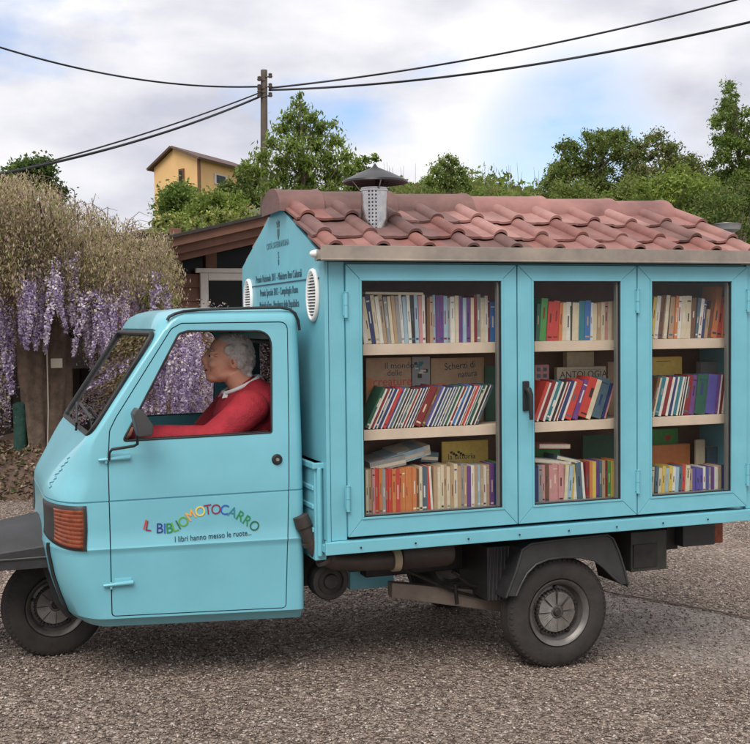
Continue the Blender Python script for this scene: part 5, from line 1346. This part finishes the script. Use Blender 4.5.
for i in range(34):     # arching old stems through the crown
    p0 = U(random.uniform(28, 66), random.uniform(245, 300), y=WY); p2 = U(*(lambda q: (q, topf(q)+random.uniform(8, 50)))(random.uniform(-70, 170)), y=WY+random.uniform(-.6, .9)); p1 = (p0+p2)/2+np.array([0, 0, random.uniform(0, .12)])
    mb.tube([p0, p1, p2, p2+np.array([random.uniform(-.2, .2), 0, -random.uniform(.1, .5)])], [.024, .014, .008, .003], 6)
mb.build('stems', BK, WI, smooth=60)
mb = MB()
for i in range(34):     # whippy shoots standing up against the sky
    px = random.choice([random.uniform(-20, 60), random.uniform(62, 160), random.uniform(62, 160)]); top = float(np.interp(px, [-40, 40, 70, 100, 130, 165], [186, 182, 195, 212, 222, 238]))
    p0 = U(px, top+20, y=WY+random.uniform(-.4, .6)); L_ = random.uniform(.10, .34); dx = random.uniform(-.25, .35)
    mb.tube([p0, p0+np.array([dx*.3, 0, L_*.7]), p0+np.array([dx*.8, 0, L_]), p0+np.array([dx*1.3, 0, L_*.85])], [.005, .004, .003, .0015], 5)
mb.build('shoots', mat('young_shoot', (.16, .12, .09), .8), WI, smooth=60)
W_TAN = leafmat('wisteria_tan_leaf', (.50, .41, .27), .42); W_PINK = leafmat('wisteria_brown_leaf', (.42, .30, .25), .42); W_OL = leafmat('wisteria_olive_leaf', (.26, .26, .10), .45); W_YG = leafmat('wisteria_bright_leaf', (.42, .42, .15), .45); W_DK = leafmat('wisteria_dark_leaf', (.12, .10, .06), .3)  # the last is a darker leaf tone, mixed in at random
pts = []; cols_ = [random.uniform(-90, 176) for _ in range(105)]
for i in range(3300):
    px = min(177, random.choice(cols_)+random.gauss(0, 1.5)) if i % 5 else random.uniform(-90, 174); t0 = topf(px)+random.uniform(-4, 80)*(random.random()**.6); yy = WY+random.uniform(-.75, .8)
    L_ = max(.12, min(random.uniform(.35, 1.25), (random.uniform(268, 312)-t0)/102)); p = U(px, t0, y=yy); m_ = int(L_*46); sw = random.uniform(-.12, .12)
    f = np.linspace(0, 1, m_)[:, None]
    line = p[None]+f*np.array([[sw, random.uniform(-.05, .05), -L_]])+np.array([[.09*math.sin(i), .05*math.cos(i), 0]])*np.sin(f*3.1)
    pts.append(line+rng.normal(size=line.shape)*np.array([[.020, .030, .02]]))
C = np.concatenate(pts)
link_mesh('foliage', leaf_mesh('foliage', C, .0175, [W_TAN, W_PINK, W_OL, W_YG, W_DK], up=0., drop=1.3, aspect=.32, probs=[.35, .25, .20, .09, .11]), WI)
# yellow-green young sprays near the hut corner
C = cluster_pts([U(158, 290, y=WY-.2), U(150, 300, y=WY-.3), U(165, 300, y=WY-.1)], [.12, .14, .13], 500, .2)
link_mesh('young_leaves', leaf_mesh('young_leaves', C, .03, [W_YG, G_LIME], up=.1, drop=.4, aspect=.35), WI)
V1 = leafmat('violet_petal', (.48, .40, .58), .42, .15); V2 = leafmat('pale_petal', (.76, .69, .74), .42, .08); V3 = leafmat('deep_petal', (.20, .13, .28), .35, .2); V4 = leafmat('cream_petal', (.62, .55, .48), .3, .1)
rac = []
for k in range(7):
    n = 360; f = rng.random(n)**.8; r = .062*(1-.75*f)*(.4+.6*rng.random(n)); a = rng.random(n)*6.283
    C = np.stack([r*np.cos(a)+.02*np.sin(f*4+k), r*np.sin(a), -f*(.50+.06*(k % 3))], 1)
    rac.append(leaf_mesh('flower_raceme', C, .0120, [V1, V2, V3, V4], up=0., drop=.3, aspect=.7, probs=[[.42, .22, .26, .10], [.30, .36, .22, .12], [.48, .12, .34, .06]][k % 3]))
org = ORIG[WI.name]
for k in range(99):
    if k < 66: px = random.uniform(-12, 168); bot = float(np.interp(px, [-10, 8, 25, 45, 60, 80, 110, 125, 168], [330, 372, 330, 350, 325, 348, 372, 350, 360]))+random.uniform(-26, 16)
    else: px = random.uniform(128, 226); bot = random.uniform(372, 452)
    yy = WY+random.uniform(-.85, .1); s = random.uniform(.75, 1.25); b = U(px, bot, y=yy)
    o = bpy.data.objects.new('flower_raceme', rac[k % 7]); scene.collection.objects.link(o); o.parent = WI
    o.location = Vector((b[0], b[1], b[2]+.52*s))-org; o.rotation_euler = (random.uniform(-.12, .12), random.uniform(-.12, .12), random.uniform(0, 6)); o.scale = (s, s, s)
# curtain of older blossom and twigs behind and between the racemes
pts = []
for i in range(1250):
    px = random.uniform(-60, 232); hi = 262 if px < 170 else 300; bot = float(np.interp(px, [-60, 8, 20, 28, 66, 72, 100, 125, 170, 232], [420, 430, 330, 315, 318, 330, 372, 440, 455, 455])); t0 = random.uniform(hi, bot-25); p = U(px, t0, y=WY+random.uniform(-.2, .9))
    L_ = random.uniform(.15, .4); m_ = int(L_*110); f = np.linspace(0, 1, m_)[:, None]
    line = p[None]+f*np.array([[random.uniform(-.04, .04), 0, -L_]]); pts.append(line+rng.normal(size=line.shape)*.024)
C = np.concatenate(pts); me = leaf_mesh('blossom_curtain', C, .0130, [V1, V2, V3, W_TAN, W_OL, W_PINK], up=0., drop=.3, aspect=.6, probs=[.25, .24, .12, .18, .09, .12])
o = link_mesh('blossom_curtain', me, WI); o['kind'] = 'stuff'
# plaque and cord on the trunk, rolled netting beside it
p = U(56, 363, y=WY-.14); 
tag(MB().box(p[0]-.05, p[0]+.05, p[1]-.08, p[1]-.068, p[2]-.042, p[2]+.042).build('plaque', mat('cream_plaque', (.42, .38, .30), .6), None, bevel=.004, origin=(p[0], p[1]-.07, p[2])), 'small cream plaque fixed to the old wisteria trunk', 'plaque')
a = U(47, 350, y=WY-.28); b = U(47, 470, y=WY-.28)
tag(MB().tube([a, (a+b)/2+np.array([.012, 0, 0]), b], .007, 6).build('cord', mat('pale_cord', (.36, .32, .27), .8), None, smooth=60, origin=tuple(b)), 'pale cord hanging down between the two wisteria trunks', 'cord')
p = U(21, 455, y=WY-.05); t = U(21, 402, y=WY-.05); 
tag(MB().lathe([(0, 0), (.055, 0), (.062, .03), (.058, (t[2]-p[2])*.5), (.064, t[2]-p[2]-.02), (.03, t[2]-p[2]), (0, t[2]-p[2]-.01)], tuple(p), axis='z', n=22).build('netting_roll', mat('green_netting', (.015, .06, .045), .8, var=.4, vscale=30, bump=.5), None, smooth=50, origin=tuple(p)), 'dark green roll of netting standing left of the wisteria trunk', 'netting roll')

# ---- yellow house on the rise
YW = mat('yellow_render', (.72, .45, .20), .8, var=.08, vscale=.8); RT = mat('brown_house_roof', (.10, .06, .05), .8, var=.2)
A_ = U(154, 168, y=39.5); B_ = U(197, 158.5, y=36.5); C_ = U(252, 162, y=39.8); PK = U(173.5, 149, y=38.2)
HS = root('yellow_house', (B_[0], B_[1]+2, hill_h(B_[0], 37)-1.5), 'yellow rendered house with a brown gabled roof on the hillside', 'house')
zb_h = 2.6; D_ = A_+(C_-B_)
eA, eB, eC = A_[2], B_[2], B_[2]; PK2 = PK+(C_-B_); PK2[2] = PK[2]
mb = MB(); D_[2] = eA
vs = [(A_[0], A_[1], zb_h), (B_[0], B_[1], zb_h), (C_[0], C_[1], zb_h), (D_[0], D_[1], zb_h), (A_[0], A_[1], eA), (B_[0], B_[1], eB), (C_[0], C_[1], eB), (D_[0], D_[1], eA), tuple(PK), tuple(PK2)]
mb.add(vs, [(0, 1, 5, 8, 4), (1, 2, 6, 5), (2, 3, 7, 9, 6), (3, 0, 4, 7), (0, 3, 2, 1)]); mb.build('wall', YW, HS)
def slab(a, b, c, d, th, name, m, over=.35):
    a, b, c, d = [Vector(v) for v in (a, b, c, d)]; n = (b-a).cross(d-a).normalized(); n = n if n.z > 0 else -n
    mb = MB(); mb.add([a+n*.02, b+n*.02, c+n*.02, d+n*.02, a+n*th, b+n*th, c+n*th, d+n*th], [(0, 3, 2, 1), (4, 5, 6, 7), (0, 1, 5, 4), (1, 2, 6, 5), (2, 3, 7, 6), (3, 0, 4, 7)]); return mb.build(name, m, HS)
gdir = Vector(B_-C_).normalized()*.22; gdir.z = 0
P1 = Vector(PK)+gdir; P2 = Vector(PK2)-gdir; e = Vector((A_[0], A_[1], eA)); sA = (e-Vector(PK)).normalized()*.3; e2 = Vector((B_[0], B_[1], eB)); sB = (e2-Vector(PK)).normalized()*.3
slab(P1, P2, Vector((D_[0], D_[1], eA))+sA-gdir, e+sA+gdir, .10, 'roof', RT); slab(P1, P2, Vector((C_[0], C_[1], eB))+sB-gdir, e2+sB+gdir, .10, 'roof', RT)
def wall_pt(Pa, Pb, f, z, off): 
    d = Vector(Pb)-Vector(Pa); d.z = 0; q = Vector(Pa)+d*f; nn = Vector((d.y, -d.x, 0)).normalized(); nn = nn if nn.y < 0 else -nn; return Vector((q.x, q.y, z))+nn*off
def hwin(Pa, Pb, f0, f1, z0, z1, fr, pn):
    q = [wall_pt(Pa, Pb, f, z, o_) for o_ in (.04, -.05) for f, z in ((f0, z0), (f1, z0), (f1, z1), (f0, z1))]
    fo = MB().add(q, [(0, 1, 2, 3), (4, 7, 6, 5), (0, 4, 5, 1), (1, 5, 6, 2), (2, 6, 7, 3), (3, 7, 4, 0)]).build('window', fr, HS)
    i = .15*(f1-f0); j = .12*(z1-z0); q = [wall_pt(Pa, Pb, f, z, .055) for f, z in ((f0+i, z0+j), (f1-i, z0+j), (f1-i, z1-j), (f0+i, z1-j))]
    MB().add(q, [(0, 1, 2, 3)]).build('pane', pn, fo)
DKW = mat('brown_shutter', (.14, .06, .03), .7); WHW = mat('white_surround', (.55, .52, .48), .6); PN = bpy.data.materials['dark_glazing']
zw = U(182, 177, y=37.5)[2]; hwin(A_, B_, .60, .70, zw-.28, zw+.3, DKW, PN); zw = U(212, 181, y=37.5)[2]; hwin(B_, C_, .28, .50, zw-.1, zw+.28, WHW, PN)
q = wall_pt(B_, C_, .005, 0, .06); MB().tube([(q.x, q.y, zb_h), (q.x, q.y, B_[2])], .06, 8).build('downpipe', DKW, HS, smooth=60)

# ---- utility pole and overhead cables
PY = 17.
pb = base_at(264, PY); ptp = U(264, 70, y=PY); pbm = U(262.5, 215, y=PY)
PO = root('utility_pole', (pbm[0], PY, pb[2]), 'slim weathered utility pole with insulators carrying the overhead cables', 'utility pole')
MB().tube([(pbm[0], PY, pb[2]-.3), (ptp[0], PY, ptp[2])], [.085, .062], 12).build('shaft', mat('weathered_pole', (.10, .08, .065), .85, var=.3, vscale=5), PO, smooth=60)
INS = mat('insulator', (.09, .07, .065), .4)
for py, dx in ((76, 1), (79, -1), (86, 1), (87, -1), (91, -1), (95, 1), (95.5, -1)):
    p = U(264+dx*5.5, py, y=PY); MB().tube([(ptp[0], PY-.06, p[2]-.03), (p[0], PY-.06, p[2]-.03)], .012, 6).lathe([(0, -.05), (.035, -.045), (.045, -.01), (.03, .0), (.04, .03), (.0, .05)], (p[0], PY-.06, p[2]), axis='z', n=12).build('insulator', INS, PO, smooth=40)
CB = mat('cable_black', (.016, .015, .018), .6)
def cable(pA, yA, pB, yB, sag, r, label, mid=None):
    a = Vector(U(*pA, y=yA)); b = Vector(U(*pB, y=yB)); pts = []
    for i in range(25):
        f = i/24; p = a.lerp(b, f); p.z -= sag*4*f*(1-f); pts.append(p)
    dl = (pts[-1]-pts[-2]).normalized()
    for q in range(1, 9): pts.append(pts[24]+dl*3.*q+Vector((0, 0, .012*q*q)))
    tag(MB().tube(pts, r, 6).build('cable', CB, None, smooth=60, origin=tuple(a)), label, 'cable', 'overhead cables meeting at the utility pole')
cable((262, 86.5), PY, (-60, 27), 15, .28, .016, 'thin overhead cable running from the pole to the upper left of the sky')
cable((259, 93), PY, (-40, 184), 14, .10, .014, 'thinner, upper cable of the pair sloping down left from the pole')
cable((259, 97), PY, (-40, 181), 13, .16, .021, 'thicker, lower cable of the pair sloping down left from the pole')
cable((269, 88), PY, (800, -18), 12, .22, .018, 'upper thin cable rising right from the pole across the cloudy sky')
cable((269, 90), PY, (820, 5), 9.5, .26, .020, 'lower thick cable rising right from the pole over the tiled roof')

# ---- trees and shrubs
def B(lst, Y, d=1.): return blobs_px(lst, Y, d)
def spread(px0, px1, py0, py1, n, r0, r1, top=None):
    out = []
    for _ in range(n):
        px = random.uniform(px0, px1); lo_ = top(px) if top else py0; py = random.uniform(lo_, py1); out.append((px, py, random.uniform(r0, r1)))
    return out
random.seed(21)
bs = [(300, 96, 4), (296, 104, 6), (303, 110, 7), (290, 118, 9), (312, 118, 8), (282, 130, 9), (301, 130, 12), (320, 128, 9), (334, 124, 5), (272, 143, 8), (292, 146, 12), (315, 144, 12), (336, 142, 9), (262, 157, 9), (283, 162, 12), (305, 163, 13), (328, 160, 12), (346, 156, 8), (257, 172, 10), (280, 178, 13), (306, 180, 14), (333, 176, 13), (352, 170, 8), (270, 190, 12), (300, 194, 13), (330, 192, 12), (245, 168, 7)]
tree('cherry_tree', 'fresh green tree with drooping pointed leaves just right of the utility pole', 'tree', base_at(305, 13.), B(bs, 13., .6), 9500, .042, [G_FRESH, G_MID, G_PALE], [.5, .34, .16], .09, up=.1, drop=.55, shell=.2, aspect=.36, trunk_top=U(300, 98, y=13)[2])
bs = [(357, 163, 5), (366, 160, 4), (375, 158, 4), (348, 172, 7), (362, 172, 7), (352, 184, 8), (366, 186, 9), (380, 190, 8)]
tree('shrub', 'low leafy shrub between the cherry tree and the chimney cowl', 'shrub', base_at(360, 14.), B(bs, 14.), 3000, .036, [G_FRESH, G_MID], [.4, .6], .03, drop=.4, shell=.2)
tree('shrub', 'dark bushy shrub in front of the right side of the yellow house', 'shrub', base_at(236, 20.), B(spread(236, 262, 0, 200, 20, 5, 8, lambda p: 164+abs(p-248)*.8), 20., 1)+B([(222, 150+40, 6), (228, 186, 6)], 20.), 6000, .04, [G_MID, G_DARK, G_OLIVE], [.5, .3, .2], .05, shell=.2)
tree('shrub', 'rounded green bush below the left corner of the yellow house', 'shrub', base_at(176, 22.), B(spread(163, 197, 0, 212, 20, 7, 11, lambda p: 186+abs(p-178)*.7), 22.), 6000, .045, [G_MID, G_FRESH, G_DARK], [.5, .3, .2], .05, shell=.3)
tree('shrub', 'bright green bush in front of the middle of the yellow house', 'shrub', base_at(208, 19.), B(spread(190, 240, 0, 214, 24, 6, 10, lambda p: 197+abs(p-212)*.2), 19.), 6000, .04, [G_FRESH, G_LIME, G_MID], [.4, .25, .35], .05, shell=.3)
tree('vine', 'pale yellow-green vine trailing over the hut roof', 'vine', (U(190, 236, y=8.4)[0], 8.4, U(190, 234, y=8.4)[2]), B(spread(152, 268, 0, 231, 30, 4, 8, lambda p: 219-(p-160)*.08), 8.6, 1.), 6500, .024, [G_LIME, W_YG, G_MID, G_OLIVE], [.3, .25, .3, .15], .02, shell=.2, limbs=False)
tree('evergreen_tree', 'dark evergreen tree top rising behind the wisteria at far left', 'tree', base_at(30, 15.), B(spread(-30, 62, 0, 200, 30, 7, 11, lambda p: 164+abs(p-34)*.25), 15.), 11000, .035, [G_DARK, G_MID], [.75, .25], .12, shell=.35)
tree('sapling', 'small round-topped sapling alone on the hill crest beside the cowl', 'sapling', base_at(448, 22.), B([(448, 157, 4), (442, 163, 5), (454, 162, 5), (436, 171, 6), (449, 171, 8), (461, 170, 5), (430, 181, 7), (446, 182, 10), (462, 181, 7), (470, 188, 5)], 22., .6), 5000, .038, [G_MID, G_FRESH, G_PALE], [.4, .4, .2], .05, drop=.2, shell=.2)
ta = lambda p: float(np.interp(p, [538, 556, 572, 590, 612, 622, 632], [186, 148, 138, 128, 120, 122, 140]))
tree('broadleaf_tree', 'olive green spreading tree with airy top at the left of the right-hand group', 'tree', base_at(590, 16.), B(spread(546, 632, 0, 214, 150, 3, 8, ta), 16., 1.2), 24000, .031, [G_MID, G_OLIVE, G_DARK, G_FRESH], [.36, .26, .23, .15], .12, shell=.15, drop=.1)
tb = lambda p: float(np.interp(p, [625, 645, 660, 680, 696, 704], [150, 138, 134, 142, 158, 175]))
tree('broadleaf_tree', 'rusty olive tree second in the right-hand group, beside the tall pointed tree', 'tree', base_at(660, 15.), B(spread(630, 704, 0, 214, 130, 3, 8, tb), 15., 1.2), 21000, .030, [G_OLIVE, G_MID, G_DARK, W_TAN], [.38, .3, .22, .1], .12, shell=.15, drop=.1)
tc_ = lambda p: float(np.interp(p, [706, 716, 724, 731, 738, 748, 765, 800], [190, 120, 92, 82, 96, 108, 118, 150]))
tree('pointed_tree', 'tall pointed green tree at the right edge of the photograph', 'tree', base_at(735, 14.), B(spread(709, 775, 0, 240, 230, 4, 8, tc_)+[(731, 86+i*5, 3+i*.6) for i in range(12)], 14., 1.2), 30000, .030, [G_MID, G_FRESH, G_DARK], [.4, .3, .3], .13, shell=.15, drop=.2, trunk_top=U(731, 90, y=14)[2])
tree('shrub', 'bright lime green bush below the rusty olive tree', 'shrub', base_at(665, 12.), B(spread(640, 712, 0, 225, 34, 6, 12, lambda p: 172+abs(p-678)*.25), 12.), 9000, .030, [G_LIME, G_FRESH, G_MID], [.4, .35, .25], .05, shell=.25)
tree('shrub', 'dark shrub beside the roof verge at the right edge', 'shrub', base_at(735, 10.5), B(spread(700, 790, 0, 262, 44, 8, 14, lambda p: 196-(p-700)*.1), 10.5), 15000, .026, [G_DARK, G_MID, G_OLIVE], [.4, .4, .2], .05, shell=.3)
tree('shrub', 'mid green shrub behind the right end of roof ridge', 'shrub', base_at(610, 12.5), B(spread(560, 655, 0, 225, 40, 7, 12, lambda p: 190-(p-560)*.06), 12.5), 12000, .029, [G_MID, G_OLIVE, G_FRESH], [.4, .3, .3], .05, shell=.3)
# rough grass and bramble covering the hillside
def cover(name, label, cat, n, size, mats, probs, x0, x1, y0, y1, h, drop, up, aspect):
    x = x0+rng.random(n)*(x1-x0); y = y0+(y1-y0)*rng.random(n)**.8
    cl = .5+.5*np.sin(x*1.9+1.3*np.sin(y*.8))*np.sin(y*1.3+x*.4)
    z = np.array([hill_h(a, b) for a, b in zip(x, y)])+h*rng.random(n)*(.3+1.2*cl**2)
    o = bpy.data.objects.new(name, leaf_mesh(name, np.stack([x, y, z], 1), size, mats, up=up, drop=drop, aspect=aspect, probs=probs)); scene.collection.objects.link(o); tag(o, label, cat, kind='stuff')
cover('hill_scrub', 'rough green scrub and brambles covering the hillside', 'scrub', 90000, .085, [G_MID, G_OLIVE, G_FRESH, G_DARK, G_LIME], [.3, .27, .2, .15, .08], -4, 34, 9.6, 31, .55, .1, .2, .45)
cover('hill_grass', 'tall dry grass growing along the hillside', 'grass', 50000, .13, [G_GRASS, G_OLIVE, G_LIME], [.45, .35, .2], -4, 34, 9.6, 31, .5, -1.2, 0, .07)
random.seed(9)
mb = MB()
for i in range(40):
    px = random.uniform(385, 560); b = U(px, random.uniform(184, 190), y=26); L_ = random.uniform(.2, .75); mb.tube([b, b+np.array([random.uniform(-.08, .08), 0, L_])], [.007, .003], 4)
o = mb.build('dry_stalks', mat('dry_stalk', (.12, .10, .06), .9)); tag(o, 'thin dry stalks standing against the sky on the hill crest', 'grass', kind='stuff')
